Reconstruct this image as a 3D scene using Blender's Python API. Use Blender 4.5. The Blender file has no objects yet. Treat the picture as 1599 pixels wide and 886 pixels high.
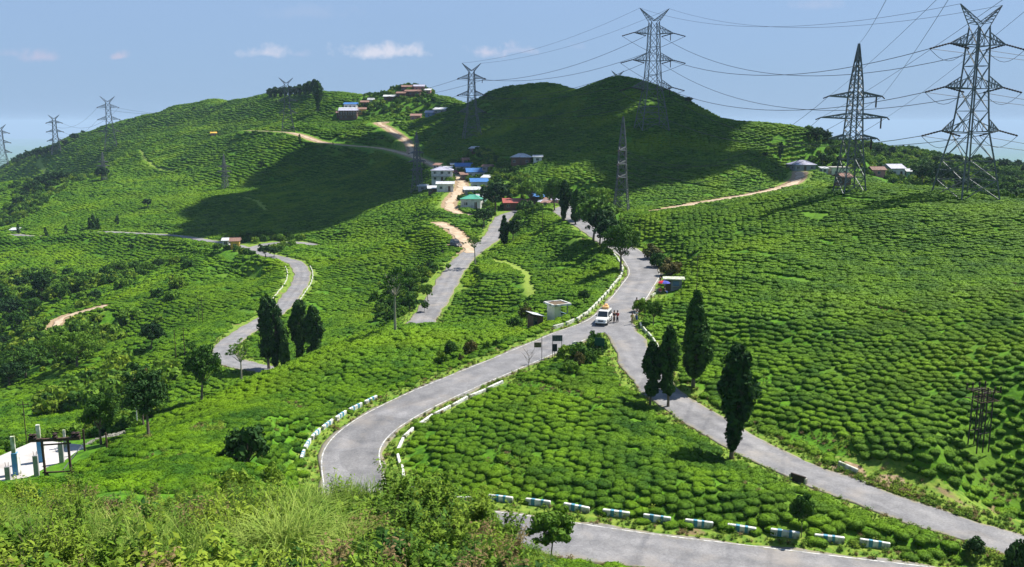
import bpy, math, random
import numpy as np
from mathutils import Vector, Matrix, kdtree, noise as mnoise
C = bpy.context.scene.collection
SC = bpy.context.scene
R = math.radians
# ---------------------------------------------------------------- camera
IMW, IMH, FPX = 1599.0, 886.0, 1400.0
PITCH = R(10.2)
cam_d = bpy.data.cameras.new('camera')
cam_d.sensor_width = 36.0
cam_d.lens = 36.0 * FPX / IMW
cam_d.clip_start = 0.3
cam_d.clip_end = 60000
cam = bpy.data.objects.new('camera', cam_d)
C.objects.link(cam)
CAMZ = 50.0                      # eye height above the valley datum
cam.location = (0, 0, CAMZ)
cam.rotation_euler = (math.pi/2 - PITCH, 0, 0)
SC.camera = cam
CP, SP = math.cos(PITCH), math.sin(PITCH)
def ray(u, v):
    a = (u - IMW/2)/FPX; b = -(v - IMH/2)/FPX
    return (a, CP + b*SP, b*CP - SP)
def P(u, v, Y):
    a, dy, dz = ray(u, v)
    s = Y/dy
    return (a*s, Y, dz*s + CAMZ)
# ---------------------------------------------------------------- light
SUN_EL, SUN_AZ = R(54), R(62)    # azimuth measured from +Y (view direction) towards +X
world = bpy.data.worlds.new('World')
SC.world = world
world.use_nodes = True
wn = world.node_tree.nodes; wl = world.node_tree.links
wn.clear()
sky = wn.new('ShaderNodeTexSky'); sky.sky_type = 'NISHITA'; sky.sun_disc = False
sky.sun_elevation = SUN_EL; sky.sun_rotation = SUN_AZ
sky.altitude = 1500; sky.air_density = 1.0; sky.dust_density = 0.5; sky.ozone_density = 2.5
bg = wn.new('ShaderNodeBackground'); bg.inputs['Strength'].default_value = 0.08
wo = wn.new('ShaderNodeOutputWorld')
# thin high haze evens the sky towards the horizon; five small far cumulus clouds
wg = wn.new('ShaderNodeTexCoord'); wsep = wn.new('ShaderNodeSeparateXYZ'); wl.new(wg.outputs['Generated'], wsep.inputs[0])
wr = wn.new('ShaderNodeValToRGB'); wl.new(wsep.outputs['Z'], wr.inputs[0])
e = wr.color_ramp.elements
e[0].position = 0.0; e[0].color = (0.93,0.93,0.93,1); e[1].position = 0.7; e[1].color = (0.12,0.12,0.12,1)
x_ = e.new(.16); x_.color = (.80,.80,.80,1)
wc = wn.new('ShaderNodeValToRGB'); wl.new(wsep.outputs['Z'], wc.inputs[0])
e = wc.color_ramp.elements
HZ = 1.0/(0.08*2**0.82)
e[0].position = 0.0; e[0].color = (0.275*HZ/10,0.43*HZ/10,0.67*HZ/10,1); e[1].position = 0.13; e[1].color = (0.315*HZ/10,0.465*HZ/10,0.73*HZ/10,1)
ws = wn.new('ShaderNodeVectorMath'); ws.operation = 'SCALE'; ws.inputs['Scale'].default_value = 10.0; wl.new(wc.outputs[0], ws.inputs[0])
wm = wn.new('ShaderNodeMix'); wm.data_type = 'RGBA'; wl.new(wr.outputs[0], wm.inputs[0]); wl.new(sky.outputs[0], wm.inputs[6]); wl.new(ws.outputs[0], wm.inputs[7])
wcur = wm.outputs[2]
def wmath(op, a, b=None, c=None):
    q = wn.new('ShaderNodeMath'); q.operation = op
    for i, x in enumerate((a, b, c)):
        if x is None: continue
        if isinstance(x, (int, float)): q.inputs[i].default_value = x
        else: wl.new(x, q.inputs[i])
    return q.outputs[0]
wx = wmath('DIVIDE', wsep.outputs['X'], wsep.outputs['Y']); wz = wmath('DIVIDE', wsep.outputs['Z'], wsep.outputs['Y'])
wt = wn.new('ShaderNodeTexNoise'); wt.inputs['Scale'].default_value = 55; wt.inputs['Detail'].default_value = 7; wt.inputs['Roughness'].default_value = .6; wl.new(wg.outputs['Generated'], wt.inputs['Vector'])
for (cu, cv, cw, ch, cs, cc) in [(65,90,44,15,.5,(.68,.60,.74)),(20,84,30,12,.35,(.62,.60,.76)),(189,90,17,9,.6,(.74,.62,.72)),(412,83,40,15,.75,(.74,.74,.86)),(470,86,16,7,.4,(.62,.64,.82)),(596,83,66,16,.8,(.80,.80,.90)),(757,82,32,18,.8,(.74,.72,.86)),(812,80,32,13,.7,(.68,.68,.84)),(1275,8,40,14,.2,(.66,.66,.8)),(470,22,90,16,.14,(.6,.64,.8)),(905,74,12,9,.35,(.5,.58,.80))]:
    px, py, pz = P(cu, cv, 1.0); pz -= CAMZ
    dx = wmath('MULTIPLY', wmath('SUBTRACT', wx, px), FPX/cw); dz = wmath('MULTIPLY', wmath('SUBTRACT', wz, pz), FPX/ch)
    dz = wmath('MULTIPLY', dz, wmath('ADD', 1.0, wmath('MULTIPLY', wmath('LESS_THAN', dz, 0.0), 1.2)))
    rr = wmath('SQRT', wmath('ADD', wmath('MULTIPLY', dx, dx), wmath('MULTIPLY', dz, dz)))
    f = wmath('ADD', wmath('SUBTRACT', 1.0, rr), wmath('MULTIPLY', wmath('SUBTRACT', wt.outputs['Fac'], .5), 3.2))
    f = wmath('MULTIPLY', wmath('MULTIPLY', wmath('MINIMUM', wmath('MAXIMUM', wmath('MULTIPLY', f, .9), 0.0), 1.0), wmath('LESS_THAN', rr, 1.6)), cs)
    f = wmath('MULTIPLY', f, wmath('GREATER_THAN', wsep.outputs['Y'], 0.0))
    mx_ = wn.new('ShaderNodeMix'); mx_.data_type = 'RGBA'; wl.new(f, mx_.inputs[0]); wl.new(wcur, mx_.inputs[6]); mx_.inputs[7].default_value = (cc[0]*HZ, cc[1]*HZ, cc[2]*HZ, 1); wcur = mx_.outputs[2]
wl.new(wcur, bg.inputs['Color']); wl.new(bg.outputs[0], wo.inputs['Surface'])
sun_d = bpy.data.lights.new('sun', 'SUN'); sun_d.energy = 5.0; sun_d.angle = R(0.5); sun_d.color = (1.0, 0.95, 0.86)
sun = bpy.data.objects.new('sun', sun_d); C.objects.link(sun)
SUNDIR = Vector((math.sin(SUN_AZ)*math.cos(SUN_EL), math.cos(SUN_AZ)*math.cos(SUN_EL), math.sin(SUN_EL)))
sun.rotation_euler = SUNDIR.to_track_quat('Z', 'Y').to_euler()
sun.location = SUNDIR * 500
SC.view_settings.view_transform = 'Standard'
SC.view_settings.look = 'None'
SC.view_settings.exposure = 0.82
SC.view_settings.gamma = 1.0
SC.view_settings.use_curve_mapping = False
cy = SC.cycles
cy.use_denoising = True
cy.max_bounces = 5; cy.diffuse_bounces = 2; cy.glossy_bounces = 2; cy.transmission_bounces = 3
cy.transparent_max_bounces = 12; cy.volume_bounces = 0
random.seed(7)
rng = np.random.default_rng(7)
# ---------------------------------------------------------------- geometry helpers
def proj(x, y, z):
    """world -> photo pixel (1599 wide)"""
    z = z - CAMZ
    dep = y*CP - z*SP; up = y*SP + z*CP
    return IMW/2 + FPX*x/dep, IMH/2 - FPX*up/dep
def tag(o, label=None, cat=None, group=None, kind=None):
    if label: o['label'] = label
    if cat: o['category'] = cat
    if group: o['group'] = group
    if kind: o['kind'] = kind
    return o
def empty(name, loc, rz=0.0, scale=1.0):
    o = bpy.data.objects.new(name, None); C.objects.link(o)
    o.location = loc; o.rotation_euler = (0, 0, rz); o.scale = (scale,)*3
    o.empty_display_size = 0.2
    return o
def link(name, me, parent=None):
    o = bpy.data.objects.new(name, me); C.objects.link(o)
    if parent: o.parent = parent
    return o
def copy_tree(o, parent=None):
    c = o.copy(); C.objects.link(c); c.parent = parent
    for ch in list(o.children): copy_tree(ch, c)
    return c
def np_mesh(name, verts, faces, mats, mat_idx=None, smooth=False):
    """fast mesh: faces is an (n,k) int array"""
    verts = np.asarray(verts, dtype=np.float32); faces = np.asarray(faces, dtype=np.int32)
    me = bpy.data.meshes.new(name)
    n, k = faces.shape
    me.vertices.add(len(verts)); me.vertices.foreach_set('co', verts.ravel())
    me.loops.add(n*k); me.loops.foreach_set('vertex_index', faces.ravel())
    me.polygons.add(n); me.polygons.foreach_set('loop_start', np.arange(0, n*k, k, dtype=np.int32))
    for m in (mats if isinstance(mats, (list, tuple)) else [mats]): me.materials.append(m)
    if mat_idx is not None: me.polygons.foreach_set('material_index', np.asarray(mat_idx, dtype=np.int32))
    if smooth: me.polygons.foreach_set('use_smooth', np.ones(n, dtype=bool))
    me.update(); me.validate()
    return me
class MB:
    """collects simple solids into one mesh"""
    def __init__(s): s.v = []; s.f = []; s.mi = []; s.m = 0
    def add(s, vs, fs):
        b = len(s.v); s.v += [tuple(p) for p in vs]
        for f in fs: s.f.append(tuple(i+b for i in f)); s.mi.append(s.m)
        return s
    def box(s, x0, x1, y0, y1, z0, z1):
        return s.add([(x0,y0,z0),(x1,y0,z0),(x1,y1,z0),(x0,y1,z0),(x0,y0,z1),(x1,y0,z1),(x1,y1,z1),(x0,y1,z1)],
              [(0,3,2,1),(4,5,6,7),(0,1,5,4),(1,2,6,5),(2,3,7,6),(3,0,4,7)])
    def hexa(s, p):   # 4 bottom ccw, 4 top ccw
        return s.add(p, [(0,3,2,1),(4,5,6,7),(0,1,5,4),(1,2,6,5),(2,3,7,6),(3,0,4,7)])
    def cbox(s, c, sx, sy, sz, rz=0.0, bev=0.0):
        cx, cy_, cz = c; co, si = math.cos(rz), math.sin(rz)
        hx, hy, hz = sx/2, sy/2, sz/2
        if bev <= 0:
            pts = [(-hx,-hy,-hz),(hx,-hy,-hz),(hx,hy,-hz),(-hx,hy,-hz),(-hx,-hy,hz),(hx,-hy,hz),(hx,hy,hz),(-hx,hy,hz)]
            return s.add([(cx+x*co-y*si, cy_+x*si+y*co, cz+z) for x,y,z in pts],
                  [(0,3,2,1),(4,5,6,7),(0,1,5,4),(1,2,6,5),(2,3,7,6),(3,0,4,7)])
        b = min(bev, hx*.9, hy*.9)
        ring = [(-hx+b,-hy),(hx-b,-hy),(hx,-hy+b),(hx,hy-b),(hx-b,hy),(-hx+b,hy),(-hx,hy-b),(-hx,-hy+b)]
        ins = [(x*(1-b/hx), y*(1-b/hy)) for x, y in ring]
        pts = [(x,y,-hz) for x,y in ring]+[(x,y,hz-b) for x,y in ring]+[(x,y,hz) for x,y in ins]
        fs = [tuple(range(7,-1,-1)), tuple(range(16,24))]
        for k in range(8):
            j = (k+1)%8
            fs += [(k,j,8+j,8+k),(8+k,8+j,16+j,16+k)]
        return s.add([(cx+x*co-y*si, cy_+x*si+y*co, cz+z) for x,y,z in pts], fs)
    def tube(s, pts, rad, n=6, cap=True):
        pts = [Vector(p) for p in pts]
        if not isinstance(rad, (list, tuple)): rad = [rad]*len(pts)
        b = []
        prev = None
        for i, p in enumerate(pts):
            d = (pts[min(i+1, len(pts)-1)] - pts[max(i-1, 0)]).normalized()
            if prev is None:
                a = Vector((0,0,1)) if abs(d.z) < .9 else Vector((1,0,0))
                x = d.cross(a).normalized()
            else:
                x = (prev - d*prev.dot(d)).normalized()
            prev = x; y = d.cross(x)
            for k in range(n):
                t = 2*math.pi*k/n
                b.append(p + (x*math.cos(t)+y*math.sin(t))*rad[i])
        fs = []
        for i in range(len(pts)-1):
            for k in range(n):
                j = (k+1)%n
                fs.append((i*n+k, i*n+j, (i+1)*n+j, (i+1)*n+k))
        if cap:
            fs.append(tuple(range(n-1,-1,-1))); fs.append(tuple((len(pts)-1)*n+k for k in range(n)))
        return s.add(b, fs)
    def bar(s, p0, p1, w, h=None):   # square bar
        h = h or w
        p0 = Vector(p0); p1 = Vector(p1); d = (p1-p0).normalized()
        a = Vector((0,0,1)) if abs(d.z) < .95 else Vector((0,1,0))
        x = d.cross(a).normalized()*w/2; y = x.normalized().cross(d)*h/2
        return s.hexa([p0-x-y, p0+x-y, p0+x+y, p0-x+y, p1-x-y, p1+x-y, p1+x+y, p1-x+y])
    def mesh(s, name, mats, smooth=False):
        me = bpy.data.meshes.new(name); me.from_pydata([tuple(p) for p in s.v], [], s.f)
        for m in (mats if isinstance(mats, (list, tuple)) else [mats]): me.materials.append(m)
        me.polygons.foreach_set('material_index', s.mi)
        if smooth: me.polygons.foreach_set('use_smooth', [True]*len(s.f))
        me.update(); return me
    def build(s, name, mats, parent=None, smooth=False):
        return link(name, s.mesh(name, mats, smooth), parent)
# ---------------------------------------------------------------- material helper
def nodes(m):
    m.use_nodes = True
    return m.node_tree.nodes, m.node_tree.links
def mat(name, col, rough=0.85, col2=None, scale=4.0, detail=4.0, bump=0.0, bscale=20.0, metal=0.0, spec=0.3, coord='obj', mid=(0.35,0.65), col3=None, scale3=0.5, trans=0.0):
    m = bpy.data.materials.new(name); n, l = nodes(m)
    b = n['Principled BSDF']
    b.inputs['Roughness'].default_value = rough; b.inputs['Metallic'].default_value = metal
    b.inputs['Specular IOR Level'].default_value = spec
    b.inputs['Base Color'].default_value = (*col, 1)
    tc = n.new('ShaderNodeTexCoord'); src = tc.outputs['Object']
    if coord == 'world':
        g = n.new('ShaderNodeNewGeometry'); src = g.outputs['Position']
    out = None
    if col2:
        t = n.new('ShaderNodeTexNoise'); t.inputs['Scale'].default_value = scale; t.inputs['Detail'].default_value = detail
        l.new(src, t.inputs['Vector'])
        mr = n.new('ShaderNodeMapRange'); mr.inputs['From Min'].default_value = mid[0]; mr.inputs['From Max'].default_value = mid[1]
        l.new(t.outputs['Fac'], mr.inputs['Value'])
        mx = n.new('ShaderNodeMix'); mx.data_type = 'RGBA'
        mx.inputs[6].default_value = (*col, 1); mx.inputs[7].default_value = (*col2, 1)
        l.new(mr.outputs[0], mx.inputs[0]); out = mx.outputs[2]
        if col3:
            t3 = n.new('ShaderNodeTexNoise'); t3.inputs['Scale'].default_value = scale3; t3.inputs['Detail'].default_value = 3
            l.new(src, t3.inputs['Vector'])
            m3 = n.new('ShaderNodeMapRange'); m3.inputs['From Min'].default_value = .48; m3.inputs['From Max'].default_value = .68
            l.new(t3.outputs['Fac'], m3.inputs['Value'])
            x3 = n.new('ShaderNodeMix'); x3.data_type = 'RGBA'; x3.inputs[7].default_value = (*col3, 1)
            l.new(m3.outputs[0], x3.inputs[0]); l.new(out, x3.inputs[6]); out = x3.outputs[2]
        l.new(out, b.inputs['Base Color'])
    if bump > 0:
        t2 = n.new('ShaderNodeTexNoise'); t2.inputs['Scale'].default_value = bscale; t2.inputs['Detail'].default_value = 6
        l.new(src, t2.inputs['Vector'])
        bp = n.new('ShaderNodeBump'); bp.inputs['Strength'].default_value = bump; bp.inputs['Distance'].default_value = 0.05
        l.new(t2.outputs['Fac'], bp.inputs['Height']); l.new(bp.outputs[0], b.inputs['Normal'])
    return m
# ---------------------------------------------------------------- roads (photo bearing + distance -> world centre line)
def W(x, y, z): return (x, y, z + CAMZ)
ROADS = {
 'main': dict(w=6.4, dirt=0, pts=[P(905,318,300),P(880,328,272),P(905,345,240),P(925,358,222),P(947,373,207),P(968,386,196),P(985,396,188),P(998,409,177),P(1006,427,165),P(994,448,153),P(975,474,140),P(943,503,126),
      P(890,524,120),P(820,555,113),P(707,602,103),P(629,638,96),P(573,671,90),P(550,705,85.5),W(-15.0,80,-32.6),W(-12.6,73.4,-32.8),W(-7.5,69.6,-32.6),P(770,816,67.6),P(860,836,66),P(1000,856,64),P(1200,882,62),P(1400,905,60),P(1700,940,58)]),
 'branch': dict(w=4.8, dirt=0, pts=[P(976,474,140),P(962,494,129),P(965,513,123),P(981,534,117),P(995,561,109),P(1020,595,102),P(1050,625,97),P(1094,652,92.5),P(1143,682,87.6),P(1190,708,83.5),P(1233,727,80.3),P(1300,752,76.5),P(1378,781,72.5),P(1475,813,69),P(1565,838,66.5),P(1680,868,63)]),
 'valley': dict(w=5.2, dirt=0, pts=[P(640,535,150),P(652,512,162),P(667,490,174),P(689,457,190),P(705,428,206),P(730,399,226),P(768,370,250),P(779,350,272),P(790,337,288),P(820,328,300),P(860,322,300),P(905,318,300)]),
 'bend': dict(w=4.5, dirt=0, pts=[P(470,592,141),P(440,584,146),P(412,577,150),P(385,571,152),P(360,563,154.5),P(349,552,160),P(356,537,167),P(378,520,178),P(404,504,190),P(438,481,205),P(458,457,222),P(469,441,235),P(471,425,247),P(462,411,259),P(443,404,266),P(420,399,275),P(398,392,288),P(370,384,300),P(330,377,325),P(270,368,355),P(200,364,370),P(160,362,375),P(110,366,378),P(60,370,380),P(20,366,385)]),
 'loop': dict(w=4.6, dirt=0, pts=[P(398,392,288),P(402,385,298),P(430,379.5,306),P(465,378.5,308),P(490,383,304)]),
 'village_lane': dict(w=2.9, dirt=1, pts=[P(738,336,288),P(720,334,291),P(705,327,300),P(702,317,314),P(713,302,336),P(721,291,350),P(716,279,372),P(690,264,408),P(640,243,460),P(590,231,500),P(540,227,520),P(500,222,535),P(475,213,550),P(450,207,565),P(390,204,575)]),
 'upper_lane': dict(w=2.3, dirt=1, pts=[P(640,243,460),P(643,232,478),P(632,219,505),P(605,200,540),P(592,191,556),P(620,190,560),P(665,188,570)]),
 'cutting': dict(w=2.9, dirt=1, pts=[P(684,348,270),P(700,355,262),P(716,365,250),P(731,377,239),P(736,392,229)]),
 'hill_path': dict(w=2.6, dirt=1, pts=[P(1020,331,248),P(1080,319,262),P(1130,311,272),P(1200,298,290),P(1232,289,304),P(1246,280,316),P(1250,268,330)]),
 'left_path': dict(w=1.5, dirt=1, pts=[P(84,520,212),P(86,507,218),P(100,496,224),P(130,487,228),P(165,477,232)]),
 'slope_track': dict(w=1.6, dirt=2, pts=[P(220,235,640),P(226,247,610),P(238,263,580),P(275,275,560)]),
 'side_track': dict(w=1.5, dirt=2, pts=[P(318,303,455),P(350,304,440),P(380,306,430),P(402,316,415),P(416,334,395)]),
 'high_track': dict(w=1.8, dirt=2, pts=[P(60,262,800),P(80,275,760),P(95,292,700),P(130,300,640)]),
 'foot_track': dict(w=1.2, dirt=2, pts=[P(770,405,214),P(800,415,203),P(820,428,190),P(826,445,178),P(830,462,168)]),
}
def spline(pts, step):
    pts = [np.array(p, float) for p in pts]
    pp = [2*pts[0]-pts[1]] + pts + [2*pts[-1]-pts[-2]]
    out = []
    for i in range(1, len(pp)-2):
        p0, p1, p2, p3 = pp[i-1:i+3]
        n = max(2, int(np.linalg.norm((p2-p1)[:2])/step))
        d01 = max(np.linalg.norm(p1-p0)**.5, 1e-3); d12 = max(np.linalg.norm(p2-p1)**.5, 1e-3); d23 = max(np.linalg.norm(p3-p2)**.5, 1e-3)
        t0, t1, t2, t3 = 0, d01, d01+d12, d01+d12+d23
        for k in range(n):
            t = t1 + (t2-t1)*k/n
            A1 = (t1-t)/(t1-t0)*p0+(t-t0)/(t1-t0)*p1; A2 = (t2-t)/(t2-t1)*p1+(t-t1)/(t2-t1)*p2; A3 = (t3-t)/(t3-t2)*p2+(t-t2)/(t3-t2)*p3
            B1 = (t2-t)/(t2-t0)*A1+(t-t0)/(t2-t0)*A2; B2 = (t3-t)/(t3-t1)*A2+(t-t1)/(t3-t1)*A3
            out.append((t2-t)/(t2-t1)*B1+(t-t1)/(t2-t1)*B2)
    out.append(pts[-1])
    return np.array(out)
for k, r in ROADS.items():
    s = spline(r['pts'], 1.0)
    z = s[:, 2].copy()
    for _ in range(30): z[1:-1] = (z[:-2]+z[1:-1]+z[2:])/3
    s[:, 2] = z
    r['line'] = s
ml = ROADS['main']['line']
for k in ('branch','valley','cutting','village_lane','loop','upper_lane'):
    L = ROADS[k]['line']
    for ref in [ROADS[q]['line'] for q in (('main',) if k in ('branch','valley') else ('valley',) if k in ('cutting','village_lane') else ('bend',) if k == 'loop' else ('village_lane',))]:
        for i in range(len(L)):
            dd = np.hypot(ref[:,0]-L[i,0], ref[:,1]-L[i,1]); j = int(dd.argmin())
            t = min(max((dd[j]-4.0)/9.0, 0), 1); t = t*t*(3-2*t)
            L[i,2] = L[i,2]*t + ref[j,2]*(1-t)
# ---------------------------------------------------------------- terrain control points
K = 1.1
def Q(u, v, Y): return P(u, v, Y*K)
CTRL = [W(0,-30,-1.5),W(-40,-30,-1.0),W(40,-30,-3),W(0,0,-1.7),W(-12,2,-2.6),W(12,0,-3.5),W(30,5,-8),W(-30,3,-3.5),
 # scrub bank below the viewpoint
 W(-9,15,-8.9),W(-4,15,-9.0),W(1,14,-9.6),W(6,16,-11.5),W(-18,18,-9.6),W(-32,20,-10.0),
 W(-16,29,-14.8),W(-8,29,-13.7),W(-3,29.5,-13.5),W(0,30,-15.2),W(3,30,-19.5),W(-26,31,-15.8),W(-40,34,-17.5),
 W(10,30,-22.5),W(6,30,-21.5),W(22,30,-21),W(-4,42,-22.5),W(6,44,-25),W(-12,42,-20.8),W(14,48,-27),W(26,48,-27.5),W(2,56,-29.3),W(-10,56,-28),
 # near tea spur left of the bend
 P(300,745,56),P(200,735,62),P(400,715,70),P(430,690,80),P(300,690,72),P(480,640,99),P(400,640,92),P(560,600,112),P(650,560,122),P(760,530,128),P(850,505,132),
 P(0,768,62),P(60,762,64),P(30,722,80),P(110,700,86),
 P(220,690,91),P(300,645,104),P(405,588,120),P(480,558,128),P(560,534,137),P(700,512,146),P(830,505,138),
 # hollow behind the spur
 W(-52,112,-39),W(-40,130,-41),W(-25,146,-40.5),W(-12,158,-38.5),W(0,152,-34),
 # triangular plot and right hill
 Q(900,560,97),Q(850,600,91),P(800,640,92),P(950,700,82),P(1100,770,71.5),P(1250,822,66),P(700,700,84),P(1050,700,82),P(930,620,94),P(800,740,77),P(960,790,70),
 Q(1350,289,190),Q(1250,299,195),Q(1180,312,195),Q(1100,326,195),Q(1020,335,200),Q(1440,293,188),Q(1520,309,175),Q(1599,343,155),Q(1750,400,140),
 Q(1350,400,140),Q(1200,400,140),Q(1100,400,148),Q(1400,500,105),Q(1200,500,108),Q(1110,470,122),Q(1500,600,83),Q(1300,600,88),Q(1450,700,71),Q(1599,760,62),Q(1599,600,80),Q(1599,450,112),Q(1180,600,90),Q(1800,700,66),Q(1330,700,75),P(1420,738,77),P(1500,785,73),P(1599,815,70),P(1530,745,79),Q(1080,500,114),Q(1070,560,104),
 W(95,245,-22),W(70,245,-23),W(125,240,-22),W(150,215,-22),W(170,185,-22),
 # centre tea slope between the two roads
 P(880,400,205),P(850,345,262),P(760,430,190),P(820,480,152),P(900,440,168),P(820,380,225),P(940,410,185),
 P(600,520,142),P(640,506,150),P(690,500,152),P(730,499,150),P(770,498,146),
 # left valley
 P(50,685,120),P(0,690,118),P(130,670,122),P(100,600,158),P(0,608,165),P(80,575,172),P(150,546,180),P(215,528,190),P(280,515,196),P(250,600,150),P(220,650,130),P(300,560,163),P(300,600,142),P(370,600,140),
 P(450,510,190),P(520,500,196),P(560,500,194),P(500,540,168),P(300,450,248),P(350,420,270),P(220,475,236),P(60,540,232),P(0,540,232),P(120,530,222),P(0,490,262),P(0,430,320),P(100,425,320),P(200,415,320),P(280,400,310),P(420,430,262),
 W(-95,205,-54),W(-120,212,-56),
 P(200,380,352),P(100,385,360),P(0,385,370),P(0,330,470),P(100,325,460),P(200,300,500),P(300,290,500),P(100,275,600),P(0,290,600),P(200,240,660),P(300,230,610),P(400,228,540),P(300,190,730),P(130,235,760),P(60,255,800),
 P(350,160,800),P(230,187,840),P(120,215,880),P(50,245,900),P(0,265,920),P(-200,330,950),P(-200,450,400),P(-200,560,240),P(-200,640,150),
 P(430,150,720),P(500,144,670),P(540,157,630),P(450,185,640),P(520,190,590),P(470,240,520),P(300,340,400),P(400,350,370),P(400,300,450),
 # shadowed hollow
 P(550,262,480),P(480,285,470),P(450,330,390),P(500,355,335),P(560,345,325),P(620,300,385),P(650,325,320),P(600,370,290),P(680,340,290),P(550,400,262),P(600,440,228),P(640,400,245),P(650,470,200),P(520,450,228),P(660,360,275),
 # back hills
 P(1000,325,258),P(900,290,310),P(760,330,300),P(815,258,363),P(800,205,418),P(900,220,374),P(1000,220,352),P(1017,203,358),P(955,125,430),P(915,137,440),P(880,149,450),P(830,138,473),P(790,147,490),P(760,152,510),P(740,158,540),P(700,152,600),P(670,140,640),P(640,134,650),P(610,142,650),P(590,152,645),P(560,163,635),
 P(1000,130,425),P(1050,150,407),P(1075,168,395),P(1100,185,385),P(1150,195,372),P(1200,203,363),P(1240,208,360),P(1280,214,370),P(1150,255,325),P(1200,272,312),P(1100,230,350),P(950,180,395),P(850,180,430),P(720,200,480),P(700,235,440),P(740,170,510),P(620,165,600),P(560,190,585),P(680,180,560),
 # country beyond on the right
 P(1255,262,345),P(1320,272,335),P(1400,270,365),P(1340,250,420),P(1500,262,430),P(1400,252,640),P(1500,254,760),P(1599,266,800),P(1340,238,600),P(1300,224,470),P(1580,305,330),P(1700,300,420),P(1540,275,420),P(1400,252,540),P(1480,258,560),P(1440,250,850),P(1750,280,900),
]
# far side of the crests
for (u, v, Y, dY, dz) in [(350,160,800,160,45),(230,187,840,160,50),(120,215,880,160,50),(0,265,920,160,50),(-200,330,950,150,50),(430,150,720,150,40),(500,144,670,140,35),(640,134,650,130,40),(955,125,430,110,35),(880,149,450,130,35),(830,138,473,110,30),(760,152,510,130,35),(700,152,600,120,35),(1050,150,407,110,35),(1100,185,385,110,25),(1200,203,363,60,14),(560,163,635,140,40),(540,157,630,130,40)]:
    x, y, z = P(u, v, Y); s = (Y+dY)/Y
    CTRL.append((x*s, y*s, z - dz))
for (u, v, Y, z) in [(-400,0,1500,-190),(0,0,1500,-190),(400,0,1500,-170),(800,0,1300,-120),(1100,0,1100,-90),(1300,0,1200,-70),(1600,0,1400,-110),(1900,0,1300,-120),(0,0,3500,-400),(800,0,3500,-360),(1600,0,3500,-330),(-500,0,3500,-400),(2100,0,3500,-330),(800,0,9000,-500),(-400,0,9000,-500),(2000,0,9000,-500),(800,0,30000,-600),(-500,0,30000,-600),(2100,0,30000,-600)]:
    x, y, _ = P(u, 190, Y); CTRL.append((x, y, z + CAMZ))
for (u, v) in [(136,708),(112,718),(90,729),(66,741),(46,752),(20,756),(0,760),(-40,766)]:
    a_, b_, c_ = ray(u, v); t_ = -28.45/c_; CTRL.append((a_*t_, b_*t_, CAMZ-28.45))
for r in ROADS.values():
    L = r['line']
    st = 14 if L[:,1].mean() < 200 else 28
    for i in range(0, len(L), st): CTRL.append(tuple(L[i]))
CT = np.array(CTRL)
def warp(x, y):
    yy = np.maximum(y, -45) + 60
    return x/yy, np.log(yy)
cp_, cq_ = warp(CT[:,0], CT[:,1])
def _ker(d2): return 0.5*d2*np.log(d2 + 1e-9)
_n = len(CT)
_A = np.zeros((_n+3, _n+3))
_A[:_n,:_n] = _ker((cp_[:,None]-cp_[None])**2 + (cq_[:,None]-cq_[None])**2) + np.eye(_n)*2e-5
_A[:_n,_n] = 1; _A[:_n,_n+1] = cp_; _A[:_n,_n+2] = cq_; _A[_n:,:_n] = _A[:_n,_n:].T
# interpolate the slope seen from the viewpoint so near and far relief carry equal weight
_wt = CT[:,1].clip(20, None) + 30
_sol = np.linalg.solve(_A, np.concatenate([(CT[:,2]-CAMZ)/_wt, [0,0,0]]))
def base_h(x, y):
    x = np.asarray(x, float).ravel(); y = np.asarray(y, float).ravel()
    out = np.empty(len(x))
    for i in range(0, len(x), 20000):
        p, q = warp(x[i:i+20000], y[i:i+20000])
        d2 = (p[:,None]-cp_[None])**2 + (q[:,None]-cq_[None])**2
        out[i:i+20000] = _ker(d2) @ _sol[:_n] + _sol[_n] + _sol[_n+1]*p + _sol[_n+2]*q
    out = out*(y.clip(20, None)+30) + CAMZ
    # fine relief
    out += 0.22*np.sin(x*0.31+1.3*np.sin(y*0.17))*np.cos(y*0.27+x*0.05) + 0.10*np.sin(x*0.83+y*0.61)*np.sin(y*0.9-x*0.4)
    far = np.clip((y-260)/400, 0, 1.5)
    out += far*(2.4*np.sin(x*0.045+2*np.sin(y*0.017))*np.cos(y*0.037+x*0.011) + 1.2*np.sin(x*0.11+y*0.07)*np.sin(y*0.09-x*0.05))
    vf = np.clip((y-1300)/2000, 0, 1)
    out += vf*(40*np.sin(x*0.0021+2*np.sin(y*0.0013))*np.cos(y*0.0017) + 18*np.sin(x*0.006+y*0.004))
    return out
_rp = []; _ri = []
for ri, (k, r) in enumerate(ROADS.items()):
    for p in r['line']: _rp.append(p); _ri.append(r)
KD = kdtree.KDTree(len(_rp))
for i, p in enumerate(_rp): KD.insert((p[0], p[1], 0), i)
KD.balance()
def road_info(x, y):
    """signed distance beyond the road edge, road height, dirt kind"""
    n = len(x); d = np.empty(n); z = np.empty(n); k = np.empty(n)
    for i in range(n):
        co, j, dist = KD.find((x[i], y[i], 0))
        if dist < 40:
            # the widest claim among the close samples
            best = dist - _ri[j]['w']/2
            d[i] = best; z[i] = _rp[j][2]; k[i] = _ri[j]['dirt']
        else:
            d[i] = dist; z[i] = _rp[j][2]; k[i] = 0
    return d, z, k
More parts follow.
